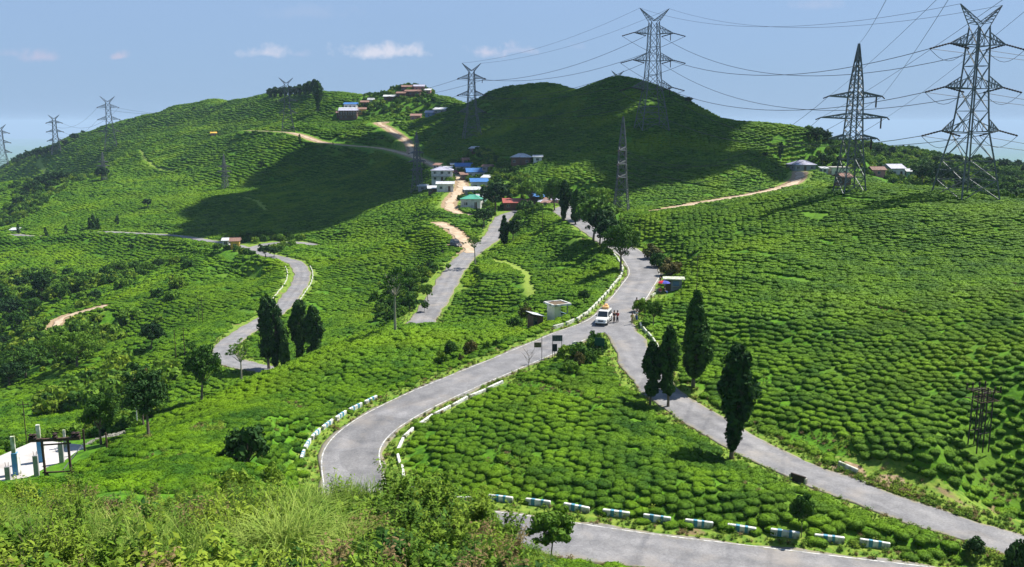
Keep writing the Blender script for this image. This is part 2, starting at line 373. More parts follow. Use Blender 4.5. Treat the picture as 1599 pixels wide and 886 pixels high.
def ground(x, y, info=False):
    x = np.atleast_1d(np.asarray(x, float)).ravel(); y = np.atleast_1d(np.asarray(y, float)).ravel()
    h = base_h(x, y)
    d, z, k = road_info(x, y)
    cell = np.clip(y*0.008, 0.35, 3.0)
    run = 3.5 + cell*2.0
    t = np.clip((d - 0.45 - cell)/run, 0, 1); t = t*t*(3-2*t)
    t = np.where((k == 2), 1.0, t)
    sink = np.where(k == 2, 0.0, 0.13*np.clip(1-(d-0.2)/0.5, 0, 1) + 0.02)
    g = h*t + (z - sink)*(1-t)
    return (g, d, k) if info else g
def gh(x, y): return float(ground([x], [y])[0])
_YS = np.geomspace(9, 2500, 700)
def hit(u, v):
    """first point where the sight line through a photo pixel meets the ground"""
    a, dy, dz = ray(u, v)
    ys = _YS; xs = a/dy*ys; zs = dz/dy*ys + CAMZ
    g = base_h(xs, ys)
    idx = np.where(zs <= g)[0]
    if len(idx) == 0: i = int(np.argmin((zs-g)/ys))
    else: i = max(1, idx[0])
    lo, hi = ys[i-1], ys[i]
    f = np.linspace(lo, hi, 24); fx = a/dy*f; fz = dz/dy*f + CAMZ; fg = ground(fx, f)
    j = np.where(fz <= fg)[0]
    j = j[0] if len(j) else int(np.argmin(fz-fg))
    return (float(fx[j]), float(f[j]), float(fg[j]))
# ---------------------------------------------------------------- ground sheet
NR, NC = 620, 560
tt = np.linspace(0, 1, NR)
yr = np.concatenate([np.linspace(-45, 40, 110)[:-1], np.geomspace(40, 1100, 440), np.geomspace(1100, 32000, 71)[1:]])
NR = len(yr)
sx = np.linspace(-1, 1, NC); sx = np.sign(sx)*np.abs(sx)**1.0
half = np.clip(yr, 0, None)*0.66 + 46 + np.clip(yr-1200, 0, None)*0.4
GX = (sx[None]*half[:,None]); GY = np.repeat(yr[:,None], NC, 1)
GZ, GD, GK = ground(GX, GY, True)
idx = np.arange(NR*NC).reshape(NR, NC)
faces = np.stack([idx[:-1,:-1], idx[:-1,1:], idx[1:,1:], idx[1:,:-1]], -1).reshape(-1, 4)
verge = np.clip(1 - (GD-0.2)/np.clip(1.0+GX.ravel()*0, 1.6, 9), 0, 1)
def ground_material():
    m = bpy.data.materials.new('soil_and_grass'); n, l = nodes(m); b = n['Principled BSDF']
    b.inputs['Roughness'].default_value = 0.95; b.inputs['Specular IOR Level'].default_value = 0.1
    g = n.new('ShaderNodeNewGeometry'); pos = g.outputs['Position']
    def noise(sc, det=4):
        t = n.new('ShaderNodeTexNoise'); t.inputs['Scale'].default_value = sc; t.inputs['Detail'].default_value = det; l.new(pos, t.inputs['Vector']); return t.outputs['Fac']
    def rng_(v, a, c, lo=0, hi=1):
        r = n.new('ShaderNodeMapRange'); r.inputs['From Min'].default_value = a; r.inputs['From Max'].default_value = c
        r.inputs['To Min'].default_value = lo; r.inputs['To Max'].default_value = hi; l.new(v, r.inputs['Value']); return r.outputs[0]
    def mix(f, a, c):
        x = n.new('ShaderNodeMix'); x.data_type = 'RGBA'
        l.new(f, x.inputs[0])
        for i, v in ((6, a), (7, c)):
            if isinstance(v, tuple): x.inputs[i].default_value = (*v, 1)
            else: l.new(v, x.inputs[i])
        return x.outputs[2]
    tea = mix(rng_(noise(0.9), .4, .6), (0.045,0.125,0.010), (0.090,0.215,0.012))
    tea = mix(rng_(noise(0.06), .5, .66), tea, (0.10,0.19,0.018))
    grass = mix(rng_(noise(1.6), .4, .6), (0.10,0.19,0.025), (0.19,0.26,0.04))
    grass = mix(rng_(noise(0.35), .63, .72), grass, (0.20,0.15,0.08))
    av = n.new('ShaderNodeAttribute'); av.attribute_name = 'verge'
    ad = n.new('ShaderNodeAttribute'); ad.attribute_name = 'bare'
    wob = n.new('ShaderNodeMath'); wob.operation = 'ADD'; l.new(av.outputs['Fac'], wob.inputs[0]); l.new(rng_(noise(0.8), 0, 1, -.5, .5), wob.inputs[1])
    c = mix(rng_(wob.outputs[0], .3, .6), tea, grass)
    soil = mix(rng_(noise(2.2), .35, .65), (0.36,0.27,0.17), (0.24,0.16,0.10))
    wob2 = n.new('ShaderNodeMath'); wob2.operation = 'ADD'; l.new(ad.outputs['Fac'], wob2.inputs[0]); l.new(rng_(noise(0.9), 0, 1, -.35, .35), wob2.inputs[1])
    c = mix(rng_(wob2.outputs[0], .4, .55), c, soil)
    at = n.new('ShaderNodeAttribute'); at.attribute_name = 'track'
    c = mix(at.outputs['Fac'], c, (0.22,0.30,0.05))
    l.new(c, b.inputs['Base Color'])
    bp = n.new('ShaderNodeBump'); bp.inputs['Distance'].default_value = 0.25; bp.inputs['Strength'].default_value = 0.6
    l.new(noise(1.8, 8), bp.inputs['Height']); l.new(bp.outputs[0], b.inputs['Normal'])
    return m
M = {}
def inpoly(u, v, poly):
    c = np.zeros(len(u), bool); n = len(poly); j = n-1
    for i in range(n):
        xi, yi = poly[i]; xj, yj = poly[j]
        c ^= ((yi > v) != (yj > v)) & (u < (xj-xi)*(v-yi)/((yj-yi) or 1e-9)+xi); j = i
    return c
M['ground'] = ground_material()
gme = np_mesh('ground', np.stack([GX.ravel(), GY.ravel(), GZ], 1), faces, M['ground'], smooth=True)
def attr(me, name, vals):
    a = me.attributes.new(name, 'FLOAT', 'POINT'); a.data.foreach_set('value', np.asarray(vals, dtype=np.float32))
cellw = np.clip(GY.ravel()*0.008, 0.35, 3.0)
_gu, _gv = proj(GX.ravel(), GY.ravel(), GZ)
_open = inpoly(_gu, _gv, [(1300,712),(1400,713),(1455,745),(1530,780),(1610,822),(1700,880),(1500,850),(1390,795),(1300,748)]) & (GY.ravel() > 60) & (GY.ravel() < 100)
attr(gme, 'verge', np.where(_open, 1.0, np.where(GK == 2, 0, np.clip(1.15 - GD/(2.4+cellw), 0, 1))))
BARE = [(hit(1385,747), 1.7, 0.55), (hit(712,392), 6, 3), (hit(1325,735), 1.6, 1.0), (hit(520,700), 0, 0)]
bare = np.where(GK == 1, np.clip(1.0 - GD/(1.2+cellw*np.where(GY.ravel() > 500, 1.1, .6)), 0, 1), 0)
for (p, rx, ry) in BARE:
    if rx > 0:
        q = ((GX.ravel()-p[0])/rx)**2 + ((GY.ravel()-p[1])/max(ry*2.2, .5))**2
        bare = np.maximum(bare, np.clip(1.4-q, 0, 1))
attr(gme, 'bare', bare)
attr(gme, 'track', np.where(GK == 2, np.clip(1.0-GD/(0.6+cellw*.5), 0, 1), 0))
ground_ob = link('ground', gme); tag(ground_ob, kind='structure')
# ---------------------------------------------------------------- road ribbons
def asphalt():
    m = bpy.data.materials.new('asphalt'); n, l = nodes(m); b = n['Principled BSDF']
    b.inputs['Roughness'].default_value = 0.9; b.inputs['Specular IOR Level'].default_value = 0.25
    g = n.new('ShaderNodeNewGeometry')
    def noise(sc, det=5, rough=.6):
        t = n.new('ShaderNodeTexNoise'); t.inputs['Scale'].default_value = sc; t.inputs['Detail'].default_value = det; t.inputs['Roughness'].default_value = rough
        l.new(g.outputs['Position'], t.inputs['Vector']); return t.outputs['Fac']
    def ramp(v, stops):
        r = n.new('ShaderNodeValToRGB'); l.new(v, r.inputs[0]); e = r.color_ramp.elements
        e[0].position, e[0].color = stops[0][0], (*stops[0][1],1); e[1].position, e[1].color = stops[1][0], (*stops[1][1],1)
        for s in stops[2:]:
            x = e.new(s[0]); x.color = (*s[1], 1)
        return r.outputs[0]
    base = ramp(noise(0.5), [(.3,(.165,.165,.175)), (.7,(.27,.265,.27))])
    fine = ramp(noise(5.0, 9, .85), [(.3,(.40,.40,.40)), (.7,(1.35,1.35,1.35))])
    mu = n.new('ShaderNodeMix'); mu.data_type = 'RGBA'; mu.blend_type = 'MULTIPLY'; mu.inputs[0].default_value = 0.7
    l.new(base, mu.inputs[6]); l.new(fine, mu.inputs[7])
    # patched repairs and cracks
    vo = n.new('ShaderNodeTexVoronoi'); vo.feature = 'DISTANCE_TO_EDGE'; vo.inputs['Scale'].default_value = 0.9
    wv = n.new('ShaderNodeTexNoise'); wv.inputs['Scale'].default_value = 1.2
    l.new(g.outputs['Position'], wv.inputs['Vector'])
    mxv = n.new('ShaderNodeMix'); mxv.data_type = 'VECTOR'; mxv.inputs[0].default_value = .25
    l.new(g.outputs['Position'], mxv.inputs[4]); l.new(wv.outputs['Color'], mxv.inputs[5])
    l.new(mxv.outputs[1], vo.inputs['Vector'])
    cr = ramp(vo.outputs['Distance'], [(.0,(.55,.55,.55)), (.03,(1,1,1))])
    m2 = n.new('ShaderNodeMix'); m2.data_type = 'RGBA'; m2.blend_type = 'MULTIPLY'; m2.inputs[0].default_value = 0.28
    l.new(mu.outputs[2], m2.inputs[6]); l.new(cr, m2.inputs[7])
    dust = ramp(noise(0.22, 3), [(.52,(0,0,0)), (.72,(1,1,1))])
    m3 = n.new('ShaderNodeMix'); m3.data_type = 'RGBA'; m3.inputs[7].default_value = (.30,.265,.23,1)
    sc = n.new('ShaderNodeMath'); sc.operation = 'MULTIPLY'; sc.inputs[1].default_value = .55; l.new(dust, sc.inputs[0])
    l.new(sc.outputs[0], m3.inputs[0]); l.new(m2.outputs[2], m3.inputs[6])
    vc = n.new('ShaderNodeTexVoronoi'); vc.inputs['Scale'].default_value = 0.21; l.new(mxv.outputs[1], vc.inputs['Vector'])
    sp = n.new('ShaderNodeSeparateXYZ'); l.new(vc.outputs['Color'], sp.inputs[0])
    pt = ramp(sp.outputs[0], [(.0,(.80,.80,.80)), (.25,(1,1,1)), (.8,(1.0,1.0,1.0)), (1.0,(1.14,1.13,1.10))])
    aw = n.new('ShaderNodeAttribute'); aw.attribute_name = 'edge'
    tk_ = ramp(aw.outputs['Fac'], [(.0,(.90,.90,.90)), (.35,(1.08,1.08,1.08)), (.7,(.93,.93,.93)), (.92,(1,1,1))])
    for q_ in (pt, tk_):
        mm_ = n.new('ShaderNodeMix'); mm_.data_type = 'RGBA'; mm_.blend_type = 'MULTIPLY'; mm_.inputs[0].default_value = .9; mm_.clamp_result = False
        l.new(m3.outputs[2], mm_.inputs[6]); l.new(q_, mm_.inputs[7]); m3 = mm_
    # worn, dusty, broken edge (stored across the width)
    ae = n.new('ShaderNodeAttribute'); ae.attribute_name = 'edge'
    ad = n.new('ShaderNodeMath'); ad.operation = 'ADD'; l.new(ae.outputs['Fac'], ad.inputs[0])
    mr = n.new('ShaderNodeMapRange'); mr.inputs['To Min'].default_value = -.35; mr.inputs['To Max'].default_value = .35; l.new(noise(1.3, 6), mr.inputs['Value']); l.new(mr.outputs[0], ad.inputs[1])
    ed = ramp(ad.outputs[0], [(.80,(0,0,0)), (1.0,(1,1,1))])
    m4 = n.new('ShaderNodeMix'); m4.data_type = 'RGBA'; m4.inputs[7].default_value = (.22,.20,.13,1)
    l.new(ed, m4.inputs[0]); l.new(m3.outputs[2], m4.inputs[6])
    l.new(m4.outputs[2], b.inputs['Base Color'])
    bp = n.new('ShaderNodeBump'); bp.inputs['Distance'].default_value = 0.02; bp.inputs['Strength'].default_value = 0.5
    l.new(noise(12, 6, .7), bp.inputs['Height']); l.new(bp.outputs[0], b.inputs['Normal'])
    return m
M['asphalt'] = asphalt()
M['dirt'] = mat('dirt_track', (0.50,0.40,0.29), .95, (0.36,0.27,0.18), 0.5, 5, .5, 3, coord='world')
M['lane_paint'] = mat('worn_road_paint', (0.58,0.58,0.56), .7, (0.26,0.26,0.26), 2.2, 6, coord='world', mid=(.44,.60))
def normals2(L):
    t = np.gradient(L[:, :2], axis=0); t /= np.linalg.norm(t, axis=1)[:,None] + 1e-9
    for _ in range(2): t[1:-1] = (t[:-2]+t[1:-1]+t[2:])/3
    t /= np.linalg.norm(t, axis=1)[:,None]
    return np.stack([t[:,1], -t[:,0]], 1), t
def resample(L, step):
    return L[::step] if (len(L)-1) % step == 0 else np.vstack([L[::step], L[-1:]])
def ribbon(name, key, lift, m):
    r = ROADS[key]; L = r['line']
    N, T = normals2(L); w = r['w']/2
    cs = np.array([-1.0,-.92,-.7,-.35,0,.35,.7,.92,1.0])
    wob = 0.20*np.sin(np.arange(len(L))*0.9)+0.14*np.sin(np.arange(len(L))*0.37+2)+0.1*rng.standard_normal(len(L))
    wob2 = 0.20*np.sin(np.arange(len(L))*0.8+1)+0.14*np.sin(np.arange(len(L))*0.41)+0.1*rng.standard_normal(len(L))
    V = []
    for i in range(len(L)):
        row = []
        for c in cs:
            ww = w + (wob[i] if c < 0 else wob2[i])*(abs(c) > .8)*(.8 if r['dirt'] == 0 else 1.6)
            x = L[i,0]+N[i,0]*c*ww; y = L[i,1]+N[i,1]*c*ww
            row.append((x, y, L[i,2]+lift - 0.05*c*c))
        a, b_ = row[0], row[-1]
        row = [(a[0]-N[i,0]*.02, a[1]-N[i,1]*.02, a[2]-0.6)] + row + [(b_[0]+N[i,0]*.02, b_[1]+N[i,1]*.02, b_[2]-0.6)]
        V += row
    k = len(cs)+2
    ii = np.arange(len(L)*k).reshape(len(L), k)
    F = np.stack([ii[:-1,:-1], ii[1:,:-1], ii[1:,1:], ii[:-1,1:]], -1).reshape(-1, 4)
    ev = np.tile(np.concatenate([[1],np.abs(cs),[1]]), len(L))
    if key in ('branch', 'valley'):
        Q_ = ROADS['main']['line']; Vn = np.array(V)
        dm = np.array([np.hypot(Q_[:,0]-p[0], Q_[:,1]-p[1]).min() for p in Vn])
        ins_ = np.clip((ROADS['main']['w']/2+.5-dm)/.6, 0, 1); ev = ev*(1-ins_); Vn[:,2] -= .05*ins_; V = Vn
    if key == 'main':
        Vn = np.array(V)
        for ok_, w_ in (('branch', 2.4), ('valley', 2.6)):
            Q_ = ROADS[ok_]['line']; dm = np.array([np.hypot(Q_[:,0]-p[0], Q_[:,1]-p[1]).min() for p in Vn])
            ev = ev*np.clip((dm-w_)/.5, 0, 1)
    me = np_mesh(name, V, F, m, smooth=True)
    attr(me, 'edge', ev)
    # face up
    if sum(p.normal.z for p in list(me.polygons)[:200]) < 0:
        me.flip_normals()
    return tag(link(name, me), kind='structure')
NAMES = {'main':('road',0.0),'branch':('road',-0.012),'valley':('road',-0.02),'bend':('road',0.0),'loop':('road',-0.01),'village_lane':('dirt_track',0.012),'upper_lane':('dirt_track',0.02),'cutting':('dirt_track',0.02),'hill_path':('path',0),'left_path':('path',0)}
road_obs = {}
for k, (nm, lf) in NAMES.items():
    road_obs[k] = ribbon(nm, k, lf, M['asphalt'] if ROADS[k]['dirt'] == 0 else M['dirt'])
_BL = ROADS['branch']['line']
def _near(v, c): return v[1] < c[1]
def marking(name, key, off, wid, t0, t1, gaps=None, parent=None):
    L = ROADS[key]['line']; N, T = normals2(L)
    a, b_ = int(t0*(len(L)-1)), int(t1*(len(L)-1))
    V, F = [], []
    for i in range(a, b_+1):
        for s in (-wid/2, wid/2):
            c = (off+s)
            cc = c/(ROADS[key]['w']/2)
            V.append((L[i,0]+N[i,0]*c, L[i,1]+N[i,1]*c, L[i,2]+0.014-0.05*cc*cc))
    for i in range(b_-a):
        if V[2*i][1] < 70 and V[2*i][0] > -4 and _near(V[2*i], L[i+a]): continue
        if min(np.hypot(_BL[:,0]-V[2*i][0], _BL[:,1]-V[2*i][1])) < 3.0: continue
        F.append((2*i, 2*i+2, 2*i+3, 2*i+1))
    me = np_mesh(name, V, F, M['lane_paint'])
    if me.polygons[0].normal.z < 0: me.flip_normals()
    o = link(name, me, parent); o['kind'] = 'structure' ; return o
mw = ROADS['main']['w']/2
marking('road_marking', 'main', mw-0.42, 0.13, 0.36, 1.0, parent=road_obs['main'])
_ml = ROADS['main']['line']; _gap = np.array([110 < p[1] < 136 and p[0] > 5 for p in _ml]); _a0 = int(.36*(len(_ml)-1))
marking('road_marking', 'main', -mw+0.42, 0.13, 0.36, 1.0, parent=road_obs['main'])
mark = None
# ================================================================= foliage
def leafmat(name, dark, light, third=None, trans=0.25, scale=0.12, fine=2.2, topcol=None, rough=.75):
    m = bpy.data.materials.new(name); n, l = nodes(m); b = n['Principled BSDF']
    b.inputs['Roughness'].default_value = rough; b.inputs['Specular IOR Level'].default_value = 0.16
    g = n.new('ShaderNodeNewGeometry'); oi = n.new('ShaderNodeObjectInfo')
    def mr(v, a, c, lo=0, hi=1):
        r = n.new('ShaderNodeMapRange'); r.inputs['From Min'].default_value = a; r.inputs['From Max'].default_value = c
        r.inputs['To Min'].default_value = lo; r.inputs['To Max'].default_value = hi; l.new(v, r.inputs['Value']); return r.outputs[0]
    def noise(sc, det=3):
        t = n.new('ShaderNodeTexNoise'); t.inputs['Scale'].default_value = sc; t.inputs['Detail'].default_value = det; l.new(g.outputs['Position'], t.inputs['Vector']); return t.outputs['Fac']
    def mix(f, a, c):
        x = n.new('ShaderNodeMix'); x.data_type = 'RGBA'; l.new(f, x.inputs[0])
        for i, v in ((6, a), (7, c)):
            if isinstance(v, tuple): x.inputs[i].default_value = (*v, 1)
            else: l.new(v, x.inputs[i])
        return x.outputs[2]
    f = n.new('ShaderNodeMath'); f.operation = 'ADD'; l.new(mr(oi.outputs['Random'], 0, 1, -.35, .35), f.inputs[0]); l.new(mr(noise(fine, 2), .3, .7), f.inputs[1])
    c = mix(f.outputs[0], dark, light)
    if third: c = mix(mr(noise(scale), .47, .66), c, third)
    if topcol: c = mix(mr(noise(.017, 5), .42, .60, 0, .62), c, dark)
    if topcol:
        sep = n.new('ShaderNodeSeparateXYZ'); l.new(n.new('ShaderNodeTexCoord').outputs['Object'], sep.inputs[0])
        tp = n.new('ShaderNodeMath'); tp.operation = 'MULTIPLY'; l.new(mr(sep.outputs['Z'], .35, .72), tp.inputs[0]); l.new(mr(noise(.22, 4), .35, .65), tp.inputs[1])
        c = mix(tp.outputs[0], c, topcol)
    l.new(c, b.inputs['Base Color'])
    if trans > 0:
        tr = n.new('ShaderNodeBsdfTranslucent'); l.new(c, tr.inputs['Color'])
        ms = n.new('ShaderNodeMixShader'); ms.inputs[0].default_value = trans
        l.new(b.outputs[0], ms.inputs[1]); l.new(tr.outputs[0], ms.inputs[2]); l.new(ms.outputs[0], n['Material Output'].inputs['Surface'])
    return m
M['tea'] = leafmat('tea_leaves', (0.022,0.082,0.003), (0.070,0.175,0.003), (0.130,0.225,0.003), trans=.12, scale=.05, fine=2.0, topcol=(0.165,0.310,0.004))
M['cypress'] = leafmat('cypress_foliage', (0.014,0.052,0.012), (0.060,0.140,0.018), trans=.15, fine=1.6)
M['leaf'] = leafmat('broad_leaves', (0.026,0.085,0.012), (0.085,0.180,0.016), trans=.22, fine=.9)
M['leaf_dark'] = leafmat('dark_leaves', (0.012,0.045,0.012), (0.035,0.090,0.016), trans=.12, fine=.8)
M['leaf_light'] = leafmat('fresh_leaves', (0.070,0.165,0.014), (0.150,0.270,0.025), trans=.28, fine=1.2)
M['leaf_red'] = leafmat('reddish_leaves', (0.060,0.085,0.020), (0.14,0.115,0.035), trans=.2, fine=1.0)
M['scrub'] = leafmat('scrub_leaves', (0.055,0.130,0.012), (0.170,0.280,0.022), (0.24,0.33,0.030), trans=.28, scale=.35, fine=3)
M['scrub_dry'] = leafmat('dry_scrub_leaves', (0.13,0.115,0.035), (0.23,0.16,0.075), trans=.2, fine=4)
M['grass'] = leafmat('grass_blades', (0.075,0.165,0.018), (0.17,0.28,0.035), (0.22,0.29,0.055), trans=.3, scale=.6, fine=2)
M['grass_pale'] = leafmat('pale_grass_blades', (0.15,0.26,0.030), (0.34,0.43,0.09), trans=.3, fine=3)
M['bark'] = mat('bark', (0.10,0.075,0.055), .95, (0.20,0.17,0.13), 8, 5, .5, 25)
M['bark_pale'] = mat('pale_bark', (0.22,0.20,0.16), .9, (0.36,0.34,0.29), 6, 5, .4, 25)
M['stem'] = mat('green_stem', (0.09,0.13,0.035), .8, (0.16,0.13,0.07), 6)
def rvec(n, r): 
    v = r.standard_normal((n,3)); return v/np.linalg.norm(v, axis=1)[:,None]
def cards(cen, nor, size, r, aspect=1.8, jitter=.7, droop=0.0):
    """rhombic leaf faces: centres, outward normals -> verts, quads"""
    n = len(cen)
    nn = nor + jitter*rvec(n, r); nn /= np.linalg.norm(nn, axis=1)[:,None]
    t = np.cross(nn, rvec(n, r)); t /= np.linalg.norm(t, axis=1)[:,None] + 1e-9
    if droop: t = t*(1-droop) + np.array([0,0,-1])*droop; t /= np.linalg.norm(t, axis=1)[:,None]
    b = np.cross(nn, t); b /= np.linalg.norm(b, axis=1)[:,None] + 1e-9
    s = (size*(0.65+0.7*r.random(n)))[:,None]
    V = np.stack([cen - t*s*aspect/2, cen + b*s/2 + nn*s*.12, cen + t*s*aspect/2, cen - b*s/2 + nn*s*.12], 1).reshape(-1, 3)
    return V, np.arange(4*n).reshape(n, 4)
def dome_mesh(name, seed, nr, ns, nleaf, lsize, rx=.84, rz=.66, cover=False):
    r = np.random.default_rng(seed)
    V = []; ph = r.random(6)*6.28
    def surf(t, a):   # t 0..1 from top to skirt
        el = t*math.pi*.62
        rr = math.sin(min(el, math.pi/2))**.8*(1 if el < math.pi/2 else 1-.35*(el-math.pi/2)/.4)
        z = math.cos(el) if el < math.pi/2 else math.cos(el)*1.6
        lump = 1 + .13*math.sin(2*a+ph[0]) + .09*math.sin(3*a+ph[1]+2*t) + .07*math.sin(5*a+ph[2]+3*t)+.05*math.sin(9*a+ph[3]-5*t)
        z2 = (max(z, 0)**.6 if z > 0 else z)
        return np.array([rx*rr*lump*math.cos(a), rx*rr*lump*math.sin(a)*.92, rz*(z2*(1+.06*math.sin(4*a+ph[4]+6*t)))+.12])
    for i in range(nr+1):
        for j in range(ns):
            V.append(surf(i/nr if i else .001, 2*math.pi*j/ns+.3*i) + (r.standard_normal(3)*.025 if i else 0))
    ii = np.arange((nr+1)*ns).reshape(nr+1, ns)
    F = np.stack([ii[:-1], ii[1:], np.roll(ii[1:], -1, 1), np.roll(ii[:-1], -1, 1)], -1).reshape(-1, 4)
    V = np.array(V)
    if nleaf:
        c = np.array([surf(x**.75, a) for x, a in zip(r.random(nleaf)*1.0, r.random(nleaf)*6.283)])
        nor = c/np.array([rx*rx, rx*rx, rz*rz]); nor /= np.linalg.norm(nor, axis=1)[:,None]
        c = c + nor*(r.random((nleaf,1))*.05)
        LV, LF = cards(c, nor, lsize, r, 1.7, .75)
        F = np.vstack([F, LF+len(V)]); V = np.vstack([V, LV])
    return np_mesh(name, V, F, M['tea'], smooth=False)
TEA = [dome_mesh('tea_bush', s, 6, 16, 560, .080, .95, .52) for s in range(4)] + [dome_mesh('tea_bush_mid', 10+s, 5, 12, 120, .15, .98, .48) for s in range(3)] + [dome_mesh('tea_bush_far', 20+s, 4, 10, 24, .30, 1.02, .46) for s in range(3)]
def scatter(name, pts, rot, scl, var, meshes, label, cat):
    me = bpy.data.meshes.new(name)
    me.vertices.add(len(pts)); me.vertices.foreach_set('co', np.asarray(pts, dtype=np.float32).ravel())
    me.update()
    a = me.attributes.new('yaw', 'FLOAT', 'POINT'); a.data.foreach_set('value', np.asarray(rot, dtype=np.float32))
    a = me.attributes.new('siz', 'FLOAT', 'POINT'); a.data.foreach_set('value', np.asarray(scl, dtype=np.float32))
    a = me.attributes.new('kindno', 'INT', 'POINT'); a.data.foreach_set('value', np.asarray(var, dtype=np.int32))
    o = link(name, me)
    t = bpy.data.node_groups.new(name, 'GeometryNodeTree')
    t.interface.new_socket('Geometry', in_out='INPUT', socket_type='NodeSocketGeometry')
    t.interface.new_socket('Geometry', in_out='OUTPUT', socket_type='NodeSocketGeometry')
    gi = t.nodes.new('NodeGroupInput'); go = t.nodes.new('NodeGroupOutput'); jn = t.nodes.new('GeometryNodeJoinGeometry')
    def named(nm, ty):
        q = t.nodes.new('GeometryNodeInputNamedAttribute'); q.data_type = ty; q.inputs['Name'].default_value = nm; return q.outputs[0]
    yaw = named('yaw', 'FLOAT'); siz = named('siz', 'FLOAT'); kn = named('kindno', 'INT')
    cx = t.nodes.new('ShaderNodeCombineXYZ'); t.links.new(yaw, cx.inputs[2])
    cs = t.nodes.new('ShaderNodeCombineXYZ')
    for k in range(3): t.links.new(siz, cs.inputs[k])
    for i, mm in enumerate(meshes):
        src = mm if isinstance(mm, bpy.types.Object) else bpy.data.objects.new(name+'_source', mm)
        oi = t.nodes.new('GeometryNodeObjectInfo'); oi.inputs['Object'].default_value = src; oi.inputs['As Instance'].default_value = True
        cmp_ = t.nodes.new('FunctionNodeCompare'); cmp_.data_type = 'INT'; cmp_.operation = 'EQUAL'
        t.links.new(kn, cmp_.inputs[2]); cmp_.inputs[3].default_value = i
        ip = t.nodes.new('GeometryNodeInstanceOnPoints')
        t.links.new(gi.outputs[0], ip.inputs['Points']); t.links.new(cmp_.outputs[0], ip.inputs['Selection'])
        t.links.new(oi.outputs['Geometry'], ip.inputs['Instance']); t.links.new(cx.outputs[0], ip.inputs['Rotation']); t.links.new(cs.outputs[0], ip.inputs['Scale'])
        t.links.new(ip.outputs[0], jn.inputs[0])
    t.links.new(jn.outputs[0], go.inputs[0])
    md = o.modifiers.new('scatter', 'NODES'); md.node_group = t
    return tag(o, label, cat, kind='stuff')
# ---------------------------------------------------------------- where the tea does not grow (bearing/distance outlines)
def inpoly(u, v, poly):
    c = np.zeros(len(u), bool); n = len(poly); j = n-1
    for i in range(n):
        xi, yi = poly[i]; xj, yj = poly[j]
        c ^= ((yi > v) != (yj > v)) & (u < (xj-xi)*(v-yi)/((yj-yi) or 1e-9)+xi); j = i
    return c

NOTEA = [([(1310,715),(1400,716),(1450,748),(1520,780),(1599,822),(1700,870),(1500,845),(1390,790),(1300,745)],60,100),   # open grass beside branch road
 ([(0,690),(130,670),(165,700),(110,745),(0,775)],60,110),
 ([(0,480),(60,500),(120,505),(165,545),(100,590),(0,612)],170,300),
 ([(0,470),(70,480),(50,520),(0,530)],150,400),
 ([(30,300),(90,270),(120,280),(60,330),(0,360),(0,340)],300,900),
 ([(140,600),(210,590),(270,625),(230,670),(140,690)],90,150),
 ([(625,128),(672,128),(680,170),(560,185),(520,170)],400,800),
 ([(1260,195),(1599,195),(1599,330),(1420,300),(1330,265),(1260,265)],255,2000),
 ([(1520,262),(1599,250),(1599,350),(1540,316)],200,2000),
 ([(690,235),(760,235),(850,300),(850,345),(760,345),(700,300)],270,420),
 ([(560,70),(640,40),(900,40)],0,1),
 ([(870,290),(960,290),(985,410),(940,400),(905,350)],180,300),
 ([(340,370),(400,370),(480,372),(430,400),(340,400)],255,330),
 ([(590,430),(670,410),(700,440),(650,500),(590,500)],150,230),
 ([(880,520),(960,512),(940,560),(900,575),(870,560)],90,125),
]
AVOID = []      # (x, y, radius) kept clear of bushes: filled by the objects built first
